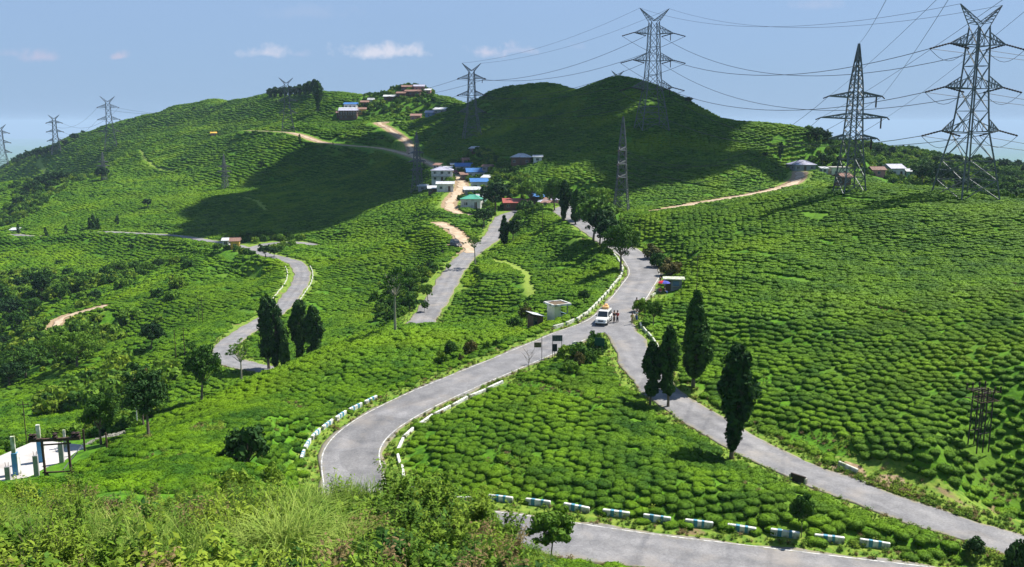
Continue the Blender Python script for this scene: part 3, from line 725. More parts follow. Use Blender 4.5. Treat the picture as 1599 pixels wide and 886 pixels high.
# ================================================================= trees
TM = {}
def tree_meshes(kind, m, seed=0, lod=0):
    key = (kind, m, seed, lod)
    if key in TM: return TM[key]
    r = np.random.default_rng(abs(hash((kind, seed))) % 99991 if False else sum(map(ord, kind))*31+seed)
    cen = []; nor = []; tb = MB()
    N = {0: 1.0, 1: .35, 2: .10}[lod]; LS = {0: 1.0, 1: 1.7, 2: 3.0}[lod]
    def clump(c, rad, n, sq=1.0):
        d = rvec(n, r); rr = rad*(r.random(n)**.4)[:,None]
        p = d*rr*np.array([1, 1, sq]) + np.array(c); cen.append(p); nor.append(d)
    if kind.startswith('cyp'):
        ls = .022
        lean = r.normal(0, .02, 2)
        axis = lambda t: np.array([lean[0]*t + .012*math.sin(9*t+seed), lean[1]*t+.012*math.cos(7*t), t])
        tb.tube([axis(t) for t in (0,.1,.3,.6,.9)], [.020,.016,.012,.008,.002], 7)
        pw = lambda x: max(0.0, x)
        prof = {'cyp_spindle': lambda t: .125*pw(math.sin(math.pi*min(1,max(0,(t-.13)/.88))**.8))**.75*(1.2-.55*t),
                'cyp_tier': lambda t: (.092*pw(math.sin(math.pi*min(1,max(0,(t-.19)/.24))))**.7 if t < .44 else .128*pw(math.sin(math.pi*min(1,max(0,(t-.45)/.56))**.7))**.6*(1.2-.35*t)),
                'cyp_ragged': lambda t: pw(math.sin(math.pi*min(1,max(0,(t-.10)/.92))**1.2))**.55*(.085+.06*min(1,max(0,(t-.4)/.15)))*(.75+.4*math.sin(13*t+seed)**2)}[kind]
        nc = int(170 if lod == 0 else 90 if lod == 1 else 30)
        for i in range(nc):
            t = .10 + .90*(i+.5)/nc + r.normal(0, .01); w = prof(t)
            if w < .008: continue
            a = i*2.4 + r.normal(0, .4); q = w*(.55+.5*r.random())
            c = axis(t) + np.array([q*math.cos(a)*.9, q*math.sin(a)*.9, -.25*q])
            clump(c, (.016+.17*w)*(.6+.9*r.random()), int(46*N)+3, 1.6)
            if i % 3 == 0: tb.tube([axis(max(t-.04, .05)), c], [.005,.002], 4, False)
        asp, dr = 2.3, .45
    elif kind.startswith('broad') or kind in ('sparse', 'young'):
        ls = {'sparse': .020, 'young': .040}.get(kind, .026)
        bend = r.normal(0, .03, 2)
        th = {'sparse': .55, 'young': .45}.get(kind, .34)
        top = np.array([bend[0], bend[1], th])
        tb.tube([(0,0,-.02),(bend[0]*.3,bend[1]*.3,th*.5), top], [.026,.020,.015] if kind != 'young' else [.016,.013,.011], 8)
        nl = {'sparse': 14, 'young': 10}.get(kind, 16)
        ex = {'broad_wide': (.42,.30), 'broad_tall': (.27,.36), 'sparse': (.26,.24), 'young': (.34,.28)}.get(kind, (.34,.32))
        for i in range(nl):
            el = math.asin(-.55 + 1.55*(i+.5)/nl); a = i*2.399 + r.normal(0, .25)
            k = .62+.38*r.random()
            c = np.array([math.cos(a)*math.cos(el)*ex[0]*k, math.sin(a)*math.cos(el)*ex[0]*k, th + ex[1]*.75 + math.sin(el)*ex[1]*k*.8]) + np.array([bend[0], bend[1], 0])
            mid = top*.5 + c*.5 + np.array([0,0,-.03])
            tb.tube([top*.9, mid, c], [.010,.007,.003], 5, False)
            if kind == 'sparse':
                for _ in range(3): clump(c + r.normal(0, .06, 3), .055, int(30*N)+2, .6)
            else:
                clump(c, .13, int(130*N)+6, .75)
                for _ in range(3):
                    clump(c + r.normal(0, .07, 3), .075, int(60*N)+3, .75)
        if kind not in ('sparse',):
            for _ in range(6): clump(np.array([0,0,th+ex[1]*.7])+r.normal(0,.09,3), .14, int(70*N)+3, .9)
        asp, dr = 1.7, .15
    elif kind in ('shrub', 'bigleaf'):
        ls = .075 if kind == 'shrub' else .075
        nl = 16
        for i in range(nl):
            el = math.asin(.02 + .96*(i+.5)/nl); a = i*2.399 + r.normal(0, .3); k = .5+.5*r.random()
            c = np.array([math.cos(a)*math.cos(el)*.55*k, math.sin(a)*math.cos(el)*.55*k, .22 + math.sin(el)*.62*k])
            tb.tube([(c[0]*.1,c[1]*.1,0), c*.6, c], [.018,.012,.005], 5, False)
            clump(c, .22, int((80 if kind == 'shrub' else 90)*N)+4, .8)
        asp, dr = 1.9, .15
    elif kind == 'bare':
        tb.tube([(0,0,0),(.01,0,.4),(0,.01,.6)], [.014,.010,.008], 6)
        for i in range(9):
            a = i*2.4; z = .35+.04*i
            e = np.array([math.cos(a)*.25, math.sin(a)*.25, z+.30])
            tb.tube([(0,0,z), e*.5+np.array([0,0,z])*.5+np.array([0,0,-.02]), e], [.007,.005,.002], 4, False)
            tb.tube([e*.6+np.array([0,0,z])*.4, e+np.array([.06*math.sin(a), .06, .07])], [.004,.002], 4, False)
        asp, dr, ls = 1.7, 0, .02
        clump((0,0,.8), .15, 12)
    cenA = np.concatenate(cen); norA = np.concatenate(nor)
    V, F = cards(cenA, norA, ls*LS, r, asp, .6, dr)
    cm = np_mesh('crown', V, F, M[m]); bk = tb.mesh('trunk', M['bark'] if kind != 'sparse' else M['bark_pale'])
    TM[key] = (bk, cm); return TM[key]
def tree(kind, m, u, vb, vt, label, group=None, wide=1.0, lod=0, seed=0, name=None, cat='tree', pos=None, hgt=None, Y=None):
    if Y:
        a_, b_, c_ = ray(u, vb); pos = (a_/b_*Y, Y, gh(a_/b_*Y, Y))
    p = pos or hit(u, vb)
    if hgt is None: hgt = P(u, vt, p[1])[2] - p[2] + .05
    bk, cm = tree_meshes(kind, m, seed, lod)
    nm = name or {'c': 'cypress_tree', 'b': 'leafy_tree', 's': 'shrub', 'y': 'young_tree'}.get(kind[0], 'tree')
    if kind == 'sparse': nm = 'slender_tree'
    if kind == 'bare': nm = 'bare_sapling'
    e = empty(nm, (p[0], p[1], p[2]-.05), random.random()*6.28)
    e.scale = (hgt*wide, hgt*wide, hgt)
    link('stems' if kind in ('shrub','bigleaf') else 'trunk', bk, e); link('foliage' if kind in ('shrub','bigleaf') else 'crown', cm, e)
    tag(e, label, cat, group)
    AVOID.append((p[0], p[1], .9 + (.25*hgt*wide if kind in ('shrub','bigleaf') else .03*hgt)))
    return e
G1 = 'tall dark cypresses beside the side road'
tree('cyp_spindle','cypress',1085,603,455,'tallest spindle shaped dark cypress standing right of the side road', G1, 1.12, seed=1)
tree('cyp_ragged','cypress',1143,716,542,'ragged black green cypress with bulging side branches, nearest to the viewer', G1, 1.05, seed=2)
tree('cyp_tier','cypress',1042,634,511,'two tiered dark cypress, right one of the close pair by the side road', G1, .98, seed=3)
tree('cyp_tier','cypress',1017,630,535,'shorter two tiered dark cypress, left one of the close pair', G1, 1.1, seed=4)
G2 = 'dark cypresses standing beyond the tea spur on the left'
tree('cyp_tier','cypress',419,585,463,'tall dark cypress, left of the clump in front of the lower bend', G2, 1.1, seed=5, Y=150)
tree('cyp_ragged','cypress',432,585,470,'thick dark cypress in the middle of the clump by the bend', G2, 1.0, seed=6, Y=148)
tree('cyp_spindle','cypress',446,580,512,'short dark cypress at the right foot of the clump', G2, .9, seed=7, Y=147)
tree('cyp_ragged','cypress',467,560,470,'flat topped dark tree right of the cypress clump', G2, .95, seed=8, Y=150)
tree('cyp_tier','cypress',489,558,480,'leaning dark tree with spreading crown, rightmost above the tea spur', G2, 1.15, seed=9, Y=148)
G3 = 'trees around the village and along the upper road'
tree('broad_round','leaf_dark',773,334,278,'big round dark tree at the village corner above the road fork', G3, 1.15, 1, 1)
tree('cyp_ragged','cypress',880,352,283,'tall dark conifer on the left side of the upper road', G3, 1.1, 1, 2)
tree('cyp_spindle','cypress',899,352,297,'narrow dark conifer beside the upper road by the small red car', G3, 1.3, 1, 3)
tree('broad_tall','leaf',866,332,276,'leafy tree behind the conifers at the end of the upper road', G3, 1.0, 1, 4)
tree('broad_tall','leaf',926,384,303,'tall leafy tree overhanging the upper road on its right side', G3, 1.1, 1, 5)
tree('broad_tall','leaf_dark',936,390,322,'darker leafy tree just in front of the tall roadside tree', G3, 1.0, 1, 6)
tree('broad_round','leaf_light',938,322,288,'yellow green round tree above the upper road', G3, 1.3, 1, 7)
tree('broad_tall','leaf',969,428,344,'open leafy tree on the road verge where the parapet begins', G3, 1.0, 0, 8)
tree('broad_round','leaf_light',826,318,275,'light green bushy tree behind the blue roofed shed', G3, 1.1, 1, 9)
tree('cyp_spindle','cypress',787,380,337,'small dark conifer at the left of the pair beside the middle road', G3, 1.2, 1, 10)
tree('broad_tall','leaf_dark',801,376,340,'small bushy tree at the right of the pair beside the middle road', G3, 1.0, 1, 11)
tree('broad_round','leaf_dark',912,479,450,'small dark round tree behind the parapet by the concrete hut', G3, .9, 0, 12)
tree('broad_round','leaf_dark',756,352,322,'dark bushy tree under the green roofed house', G3, 1.3, 1, 13)
tree('broad_round','leaf',697,300,283,'small tree beside the white roofed two storey house', G3, 1.2, 1, 14)
tree('broad_tall','leaf_dark',948,398,338,'bushy tree between the tall roadside tree and the open one', G3, 1.1, 1, 17)
tree('broad_tall','leaf',905,345,296,'leafy tree hugging the narrow dark conifer', G3, 1.0, 1, 18)
tree('shrub','leaf',820,330,308,'bush between the red roof and the blue roof', G3, .9, 1, 3)
G4 = 'trees and shrubs in the left valley'
tree('broad_tall','leaf',315,628,535,'leafy tree below the lower road bend with pale trunk', G4, .9, 0, 21)
tree('broad_tall','leaf_dark',232,682,574,'large dark tree with reddish top left of the near tea spur', G4, .95, 0, 22)
tree('broad_tall','leaf_red',224,668,580,'reddish brown tree behind the large dark tree', G4, .7, 0, 23)
tree('broad_tall','leaf',158,694,612,'green tree beside the stone steps at the concrete platform', G4, .9, 0, 24)
tree('sparse','leaf',617,516,408,'tall thin tree with open crown beside the middle road foot', G4, .75, 0, 25)
tree('sparse','leaf',742,412,365,'small thin tree where the dirt cutting meets the middle road', G4, .9, 0, 26)
tree('sparse','leaf_light',377,592,527,'thin tree with pale trunk in front of the lower bend', G4, .8, 0, 27, Y=138)
tree('broad_round','leaf_dark',236,546,500,'round dark green tree on the ledge of the left slope', G4, 1.0, 0, 28)
tree('broad_wide','leaf_light',120,572,508,'feathery yellow green clump of trees in the left hollow', G4, 1.2, 0, 29)
tree('broad_wide','leaf_light',88,565,520,'smaller feathery yellow green tree in the left hollow', G4, 1.1, 0, 30)
tree('broad_wide','leaf',40,590,535,'wide green tree at the left edge above the spur', G4, 1.3, 0, 31)
tree('broad_wide','leaf_dark',15,605,560,'dark bushy tree cut by the left edge of the photo', G4, 1.3, 0, 32)
tree('broad_tall','leaf_dark',65,470,425,'tall dark tree in the left valley bottom', G4, .9, 1, 33)
tree('broad_wide','leaf_dark',15,500,462,'dark tree at the far left valley bottom', G4, 1.2, 1, 34)
for k, (u, vb, vt, mm) in enumerate([(30,520,480,'leaf'),(50,495,460,'leaf'),(95,470,440,'leaf'),(130,455,428,'leaf'),(110,450,425,'leaf'),(185,430,405,'leaf'),(210,425,405,'leaf'),(228,428,408,'leaf'),(5,470,440,'leaf'),(150,470,450,'leaf_dark'),(35,455,430,'leaf_dark'),(250,420,402,'leaf_dark'),(58,545,515,'leaf'),(5,550,520,'leaf_dark')]):
    tree('broad_wide' if k % 2 else 'broad_round', mm, u, vb, vt, 'bushy tree in the wooded dip of the left valley', 'bushy trees in the wooded dip', 1.1, 1, 40+k)
tree('broad_round','leaf_dark',415,402,380,'dense dark tree inside the little road loop', G4, 1.5, 1, 60)
tree('broad_round','leaf_dark',428,404,384,'second dense tree inside the little road loop', G4, 1.3, 1, 61)
tree('broad_round','leaf',340,398,378,'leafy tree just left of the yellow house', G4, 1.2, 1, 62)
for k, (u, vb, vt) in enumerate([(640,470,430),(655,455,425),(668,470,440),(640,492,455),(690,432,415),(628,455,430),(663,490,468),(585,470,452),(700,425,410)]):
    tree('shrub' if k % 2 else 'broad_round', 'leaf_light' if k % 3 else 'leaf', u, vb, vt, 'light green bush on the slope below the middle road', 'bushes below the middle road', .8, 1 if k % 2 else 1, 70+k)
# big leaved dark shrub and small ones round the road bend
tree('bigleaf','leaf_dark',385,722,655,'big dark shrub with large glossy leaves on the near slope', 'shrubs on the near slope', .85, 0, 1)
tree('shrub','scrub',370,782,728,'bright green shrub on the slope above the scrub', 'shrubs on the near slope', .8, 0, 2)
tree('shrub','scrub',425,760,722,'small light shrub left of the road bend', 'shrubs on the near slope', .8, 0, 3)
tree('young','leaf_light',860,880,790,'young broad leaved tree in front of the bottom road', None, .95, 0, 4)
tree('young','leaf',1252,823,768,'young leafy tree behind the roadside blocks in the tea plot', None, .65, 0, 5)
tree('shrub','leaf_dark',1594,868,832,'dark bush at the right edge where the side road leaves', None, .55, 0, 6)
tree('shrub','leaf_dark',1524,845,836,'low dark bush between the side road and the blocks', None, .9, 0, 7)
tree('shrub','leaf_red',905,570,548,'yellow brown scrub bush at the tip of the triangular plot', 'bushes at the tip of the plot', .7, 0, 8)
tree('shrub','leaf',922,566,546,'green scrub bush behind the dark sign board', 'bushes at the tip of the plot', .7, 0, 9)
tree('shrub','leaf_light',890,582,560,'low yellowish bush on the left of the plot tip', 'bushes at the tip of the plot', .9, 0, 10)
tree('bare','leaf_red',826,572,542,'leafless sapling beside the main road', None, 1.0, 0, 1, cat='sapling')
tree('broad_round','leaf_red',822,508,473,'brownish leafy tree beside the tin roofed shed', None, .85, 0, 11)
tree('shrub','leaf',806,512,488,'green bush left of the tin roofed shed', None, .9, 0, 12)
tree('broad_round','leaf',1020,508,466,'leafy tree behind the wall at the junction', None, .8, 0, 13)
tree('shrub','leaf_light',1000,486,462,'bright bush behind the wall near the junction', None, .8, 0, 14)
tree('shrub','leaf_red',1048,418,400,'brownish scrub above the kiosk', None, 1.0, 0, 15)
tree('shrub','leaf',1028,412,392,'green scrub above the road curve', None, .9, 0, 16)
tree('shrub','leaf_red',1020,395,378,'brown tinted scrub bush on the slope above the road curve', None, 1.1, 0, 17)
for k, (u, vb, vt, mm) in enumerate([(735,560,528,'leaf_red'),(705,552,528,'leaf'),(760,552,530,'leaf_light'),(720,575,552,'leaf_red'),(775,545,528,'leaf'),(690,570,545,'scrub')]):
    tree('shrub', mm, u, vb, vt, ['reddish scrub bush above the main road','green scrub bush above the main road','yellow green scrub bush above the main road','low reddish bush near the main road edge','dark green bush by the main road upper edge','leafy scrub bush above the road bend'][k], 'scrub bushes above the main road', .75, 0, 20+k)
for k, (u, vb, vt) in enumerate([(147,358,335),(153,358,340),(184,352,336),(30,370,350),(73,372,355),(141,357,340),(103,366,352)]):
    tree('cyp_spindle','cypress', u, vb, vt, ['tallest small cypress by the left road','small cypress right beside the tallest one','lone small cypress where the left road ends','small cypress by the far left road end','small cypress along the left road','little cypress left of the tallest one','tiny cypress on the left road'][k], 'small cypresses along the far left road', 1.6, 2, k)
# crest and distant trees
for k, (u, vb, vt, w) in enumerate([(497,175,126,.5),(490,151,125,.8),(422,154,138,1.3),(430,153,136,1.3),(438,153,137,1.3),(446,152,136,1.2),(454,152,135,1.2),(461,151,135,1.2),(468,150,132,1.1),(476,149,131,1.2),(484,148,127,1.1),(499,162,130,.7)]):
    tree('cyp_ragged','cypress', u, vb, vt, 'dark tree in the grove crowning the far left hill' if k > 1 else ['tall dark tree column right of the hilltop grove','tall dark tree at the right end of the grove'][k], 'dark hilltop grove', w*1.9, 1, 80+k%4)
for k, (u, vb, vt) in enumerate([(130,210,203),(117,222,207),(103,228,218),(88,236,222),(78,240,226),(66,246,228),(58,248,230),(45,250,234),(36,254,238),(26,258,244),(200,192,187),(268,180,175),(303,172,166),(1075,162,150),(1278,214,198),(1284,216,206),(1270,214,207),(1262,214,208),(1372,246,224),(1392,248,226),(1412,246,232),(1424,243,232),(1345,240,230)]):
    tree('broad_round','leaf_dark', u, vb, vt, 'small dark tree on the skyline of the far hills' if k < 13 else 'dark tree standing behind the right hill', 'skyline trees', 1.2 if k < 18 else .7, 2, 90+k)
for k, (u, vb, vt) in enumerate([(45,300,285),(55,295,280),(65,292,272),(75,288,268),(85,285,268),(95,284,266),(105,280,266),(38,310,296),(30,322,306),(22,332,318),(60,302,288),(80,296,280)]):
    tree('broad_round','leaf_dark', u, vb, vt, 'dark tree in the wooded gully of the far left hillside', 'trees of the wooded gully', 1.3, 2, 120+k)
for k, (u, vb, vt, nm) in enumerate([(231,325,308,0),(162,282,258,0),(408,262,250,0),(468,225,210,1),(478,232,222,1),(520,232,222,1),(1218,250,222,1),(1195,246,236,0),(205,392,380,0),(10,350,336,0)]):
    tree('cyp_ragged' if nm else 'broad_round','leaf_dark', u, vb, vt, ['lone tree','dark conifer'][nm]+' on the distant tea slope', 'lone trees on the distant slopes', 1.1, 2, 140+k)
for k, (u, vb, vt) in enumerate([(1440,292,252),(1455,290,250),(1470,292,252),(1432,280,256),(1486,290,258),(1500,292,262),(1425,275,258),(1448,280,248),(1478,278,250),(1296,262,240),(1284,258,238),(1340,258,238),(1310,258,242)]):
    tree('broad_round','cypress' if k % 2 else 'leaf_dark', u, vb, vt, 'dark tree in the grove between the two nearest pylons', 'dark grove between the pylons', 1.0, 1, 160+k)
for k, (u, vb, vt) in enumerate([(1290,222,202),(1275,220,198),(1262,218,203),(1362,252,238),(1385,252,236),(1404,253,240),(1432,254,240),(1462,256,241),(1495,256,240),(1520,258,243),(1545,260,244),(1566,262,247),(1590,264,248),(1530,259,246),(1480,257,244)]):
    tree('broad_round','leaf_dark', u, vb, vt, ['round dark tree right of the central hill shoulder','tall round dark tree where the central hill runs out','small dark tree at the foot of the central hill shoulder'][k] if k < 3 else 'dark tree of the broken belt along the far right ridge', 'trees along the far right ridge', 1.1, 1, 90+k)
# distant wood on the right and along the far ridges: one mass
_w = []
for _ in range(5200):
    u = 1240+420*random.random(); Y = 270*math.exp(random.random()*1.65)
    x, y, z = P(u, 200, Y)
    uu, vv = proj(x, y, gh(x, y)) if False else (u, 0)
    g = math.sin(x*.021+1.3*math.sin(y*.013))*math.cos(y*.017)
    if (g > .62 or (u > 1530 and random.random() < .35)) and not (1225 < u < 1500 and Y < 480): _w.append((x, y))
_w = np.array(_w); _wz, _wd, _ = ground(_w[:,0], _w[:,1], True)
_k = _wd > 3; _w = _w[_k]; _wz = _wz[_k]
_wm = []
for s in range(3):
    bk, cm = tree_meshes('broad_round', 'leaf' if s else 'leaf_dark', 200+s, 2)
    _wm.append(cm)
scatter('distant_wood', np.column_stack([_w, _wz-.5]), rng.random(len(_w))*6.28, 3+3.5*rng.random(len(_w)), rng.integers(0, 3, len(_w)), _wm, 'bluish green wood and scattered trees covering the far right slopes', 'wood')
# wooded scrub filling the dips of the left valley
_w = []
for _ in range(420):
    c = random.choice([(-112,212,26,20),(-125,222,24,20),(-175,300,36,24),(-140,282,34,16),(-70,150,10,9),(-285,560,30,40)])
    _w.append((random.gauss(c[0], c[2]*.5), random.gauss(c[1], c[3]*.5)))
_w = np.array(_w); _wz, _wd, _ = ground(_w[:,0], _w[:,1], True); _k = (_wd > 3)
scatter('valley_scrub', np.column_stack([_w, _wz-.3])[_k], rng.random(_k.sum())*6.28, 2.2+2.6*rng.random(_k.sum()), rng.integers(0, 3, _k.sum()), [tree_meshes('shrub', 'leaf', 210, 1)[1], tree_meshes('shrub', 'scrub', 211, 1)[1], tree_meshes('shrub', 'leaf_light', 212, 1)[1]], 'tangled green scrub filling the dips of the left valley', 'scrub')
# ================================================================= transmission line
M['steel'] = mat('galvanised_steel', (0.13,0.145,0.15), .55, (0.085,0.09,0.09), 1.5, 3, metal=.35)
M['steel_dark'] = mat('weathered_steel', (0.045,0.045,0.048), .7, (0.08,0.06,0.05), 2.5, 3, metal=.2)
M['insul'] = mat('insulator_glaze', (0.035,0.022,0.020), .75, spec=.2)
M['cable'] = mat('cable', (0.045,0.05,0.055), .6, metal=.4)
M['rust'] = mat('rusty_steel', (0.10,0.055,0.04), .85, (0.05,0.035,0.03), 5, 4)
def lerp(a, b, t): return a + (b-a)*t
TOWERS = {}
def tower(key, u, vb, vt, rz, kind, label, th=1.0, fine=True, pos=None, group='steel lattice pylons'):
    p = pos or hit(u, vb)
    H = P(u, vt, p[1])[2] - p[2]
    e = empty('transmission_tower', (p[0], p[1], p[2]-.3), rz)
    tag(e, label, 'pylon', group)
    big = kind == 'double'
    if big:
        prof = [(0,.118),(.10,.104),(.20,.089),(.345,.064),(.46,.055),(.575,.048),(.69,.043),(.79,.040),(.89,.034)]
        arms = [(.35,.42,.180),(.575,.64,.180),(.795,.86,.172)]
    else:
        prof = [(0,.080),(.12,.068),(.24,.057),(.37,.047),(.51,.040),(.65,.036),(.75,.029),(.86,.018),(1.0,.002)]
        arms = [(.37,.405,.175),(.51,.545,.235),(.65,.685,.190)]
    def hw(z):
        for (a, wa), (b, wb) in zip(prof, prof[1:]):
            if a <= z <= b: return lerp(wa, wb, (z-a)/(b-a))
        return prof[-1][1]
    def corner(z, i): 
        w = hw(z); sx, sy = [(-1,-1),(1,-1),(1,1),(-1,1)][i]
        return Vector((sx*w*H, sy*w*H, z*H))
    zs = [q[0] for q in prof]
    lw, bw = .24*th, .115*th
    for i in range(4):
        m = MB()
        for a, b in zip(zs, zs[1:]): m.bar(corner(a, i), corner(b, i), lw)
        m.build('leg', M['steel'], e)
    stuff = MB()
    def brace(p0, p1, w=bw):
        if fine: MB().bar(p0, p1, w).build('brace', M['steel'], e)
        else: stuff.bar(p0, p1, w)
    for k, (a, b) in enumerate(zip(zs, zs[1:])):
        nsub = 2 if (b-a)*H > (b*0+hw(a)*H*2.6) and k > 1 else 1
        for s in range(nsub):
            z0 = lerp(a, b, s/nsub); z1 = lerp(a, b, (s+1)/nsub)
            for i in range(4):
                j = (i+1)%4
                brace(corner(z0, i), corner(z1, j)); brace(corner(z0, j), corner(z1, i))
                if s == 0 and z0 > 0: brace(corner(z0, i), corner(z0, j))
                if k < 2:   # secondary bracing in the wide base
                    c = (corner(z0, i)+corner(z1, j)+corner(z0, j)+corner(z1, i))/4
                    stuff.bar(c, (corner(z0, i)+corner(z1, i))/2, bw*.8); stuff.bar(c, (corner(z0, j)+corner(z1, j))/2, bw*.8)
    tips = {}
    for ai, (z0, z1, L) in enumerate(arms):
        for sx in (-1, 1):
            tip = Vector((sx*L*H, 0, (z0+.008)*H)); m = MB()
            w0, w1 = hw(z0)*H, hw(z1)*H; aw = bw*(1.0 if big else 1.5)
            A = [Vector((sx*w0,-w0,z0*H)), Vector((sx*w0,w0,z0*H))]; B = [Vector((sx*w1,-w1,z1*H)), Vector((sx*w1,w1,z1*H))]
            for q in A: m.bar(q, tip, aw*1.5)
            for q in B: m.bar(q, tip, aw*1.4)
            for t in (.2,.4,.6,.8):
                a0, a1 = A[0].lerp(tip, t), A[1].lerp(tip, t); b0, b1 = B[0].lerp(tip, t), B[1].lerp(tip, t)
                m.bar(a0, b0, bw*.8); m.bar(a1, b1, bw*.8); m.bar(a0, a1, bw*.8); m.bar(a0, B[0].lerp(tip, t-.2), bw*.8); m.bar(a1, B[1].lerp(tip, t-.2), bw*.8)
                m.bar(a0, A[1].lerp(tip, t-.2), bw*.8)
            m.build('cross_arm', M['steel'], e)
            tips[(ai, sx)] = tip
            # tension insulator strings either way along the line, with the slack jumper between them
            if big:
                for sy in (-1, 1):
                    q = tip + Vector((sx*.055*H*.75, sy*.05*H, -.028*H)) if key == 'A' else tip + Vector((sx*.01*H, sy*.075*H, -.012*H))
                    if key in ('A', 'B'):
                        q = tip + Vector((-sy*.095*H, sy*.03*H, -.027*H))
                    im = MB(); n = 14
                    im.tube([tip.lerp(q, t/n) for t in range(n+1)], [(.21 if t % 2 else .12)*max(th, 1) for t in range(n+1)], 7)
                    im.build('insulator_string', M['insul'], e); tips[(ai, sx, sy)] = q
                a_, b_ = tips[(ai, sx, -1)], tips[(ai, sx, 1)]
                if key == 'A':
                    jm = MB(); jm.tube([a_.lerp(b_, t/8) + Vector((0, 0, -.062*H*math.sin(math.pi*t/8))) for t in range(9)], .05, 5)
                    jm.build('jumper_cable', M['cable'], e)
                if key in ('B', 'T3') and sx > 0:
                    q = tip*1.0; q.x *= .85; im = MB(); im.tube([q, q-Vector((0,0,.06*H))], .15, 6); im.build('hanging_insulator', M['insul'], e)
            else:
                if sx > 0:
                    im = MB(); q = tip - Vector((.04*H,0,0)); im.tube([q, q-Vector((0,0,.075*H))], [.16,.16], 6); im.build('hanging_insulator', M['insul'], e)
                im = MB(); q = tip + Vector((sx*.03*H, .02*H, -.015*H)); im.tube([tip, q], .13, 6); im.build('insulator_string', M['insul'], e); tips[(ai, sx, 1)] = q; tips[(ai, sx, -1)] = tip
    if big:
        for sx in (-1, 1):
            m = MB(); top = Vector((sx*.128*H, 0, H)); w = hw(.89)*H
            P0 = [Vector((sx*w, -w, .89*H)), Vector((sx*w, w, .89*H)), Vector((-sx*w*.2, -w*.6, .90*H)), Vector((-sx*w*.2, w*.6, .90*H))]
            for q in P0: m.bar(q, top, bw*1.2)
            for k in range(1, 6):
                t = k/6; r_ = [q.lerp(top, t) for q in P0]; r0 = [q.lerp(top, t-1/6) for q in P0]
                m.bar(r_[0], r_[2], bw*.8); m.bar(r_[1], r_[3], bw*.8); m.bar(r_[0], r0[2], bw*.8); m.bar(r_[1], r0[3], bw*.8); m.bar(r_[0], r_[1], bw*.8)
            m.build('earth_wire_peak', M['steel'], e); tips[('p', sx)] = top
    else:
        tips[('p', 1)] = tips[('p', -1)] = Vector((0,0,H))
    if stuff.v: tag(stuff.build('bracing', M['steel'], e), kind='stuff')
    Mx = Matrix.Translation(e.location) @ Matrix.Rotation(rz, 4, 'Z')
    TOWERS[key] = dict(H=H, e=e, tips={k: Mx @ v for k, v in tips.items()}, p=p)
    AVOID.append((p[0], p[1], 1.5))
    return e
tower('A', 1506, 308, 5, R(14), 'double', 'largest and nearest pylon at the right with three wide arms and two horns', 1.0)
tower('C', 1326, 302, 66, R(8), 'single', 'single peaked pylon left of the largest one, behind the right hill', 1.0)
tower('B', 1017, 203, 12, R(10), 'double', 'two horned pylon on the shoulder of the dark central hill', 1.15)
tower('T3', 737, 216, 98, R(12), 'double', 'two horned pylon above the hillside houses, left of the central hill', 1.25, False)
tower('T4', 450, 206, 121, R(16), 'double', 'faint two horned pylon in front of the hilltop grove', 1.3, False)
tower('T5', 174, 236, 150, R(20), 'double', 'two horned pylon on the left skyline slope', 1.4, False)
tower('T6', 89, 242, 179, R(20), 'double', 'pale distant pylon further left on the skyline', 1.5, False)
tower('T7', 6, 262, 194, R(20), 'double', 'farthest pylon cut by the left edge of the photo', 1.6, False)
tower('D', 970, 330, 180, R(75), 'single', 'slim dark pylon edge on against the central hill', 1.0, False)
tower('E', 652, 300, 205, R(60), 'single', 'very faint slim pylon left of the two storey white roofed house', 1.0, False)
tower('F', 352, 296, 240, R(50), 'single', 'barely visible slim pylon on the distant left slope', 1.0, False)
tower('G', 163, 282, 236, R(50), 'single', 'tiny slim pylon below the left skyline pylon', 1.1, False)
_x, _y, _z = P(963, 190, 640); tower('Z', 963, 190, 110, R(10), 'double', 'tiny pylon top just showing over the central hill', 1.4, False, pos=(_x, _y, _z))
def wire(a, b, sag, label, r=.045, group='power lines between the pylons', n=22):
    a = Vector(a); b = Vector(b); m = MB()
    pts = [a.lerp(b, t/n) + Vector((0,0,-4*sag*(t/n)*(1-t/n))) for t in range(n+1)]
    m.tube([p-a for p in pts], r, 4, False)
    o = m.build('power_line', M['cable']); o.location = a
    tag(o, label, 'power line', group)
def span(k1, k2, s1, s2, sag, txt, r=.045, lines=('all',)):
    r = r*1.35
    T1, T2 = TOWERS[k1]['tips'], TOWERS[k2]['tips']
    lv = ['lowest', 'middle', 'upper']
    for ai in (2, 1, 0):
        for sx in (-1, 1):
            wire(T1.get((ai,sx,s1), T1[(ai,sx)]), T2.get((ai,sx,s2), T2[(ai,sx)]), sag, '%s %s conductor %s' % (lv[ai], 'left arm' if sx < 0 else 'right arm', txt), r)
    for sx in (-1, 1): 
        if k1 in 'AB': wire(T1[('p',sx)], T2[('p',sx)], sag*.6, 'thin earth wire from the %s horn %s' % ('left' if sx < 0 else 'right', txt), r*.55)
span('A', 'B', 1, 1, 9.5, 'from the largest pylon to the central one', .05)
span('B', 'T3', -1, 1, 6, 'from the central pylon down to its left neighbour', .055)
span('T3', 'T4', -1, 1, 8, 'from the houses pylon to the grove pylon', .05)
span('T4', 'T5', -1, 1, 9, 'between the grove pylon and the skyline pylon', .05)
span('T5', 'T6', -1, 1, 9, 'between the two left skyline pylons', .05)
span('C', 'D', -1, 1, 9, 'from the single peaked pylon to the slim dark one', .03)
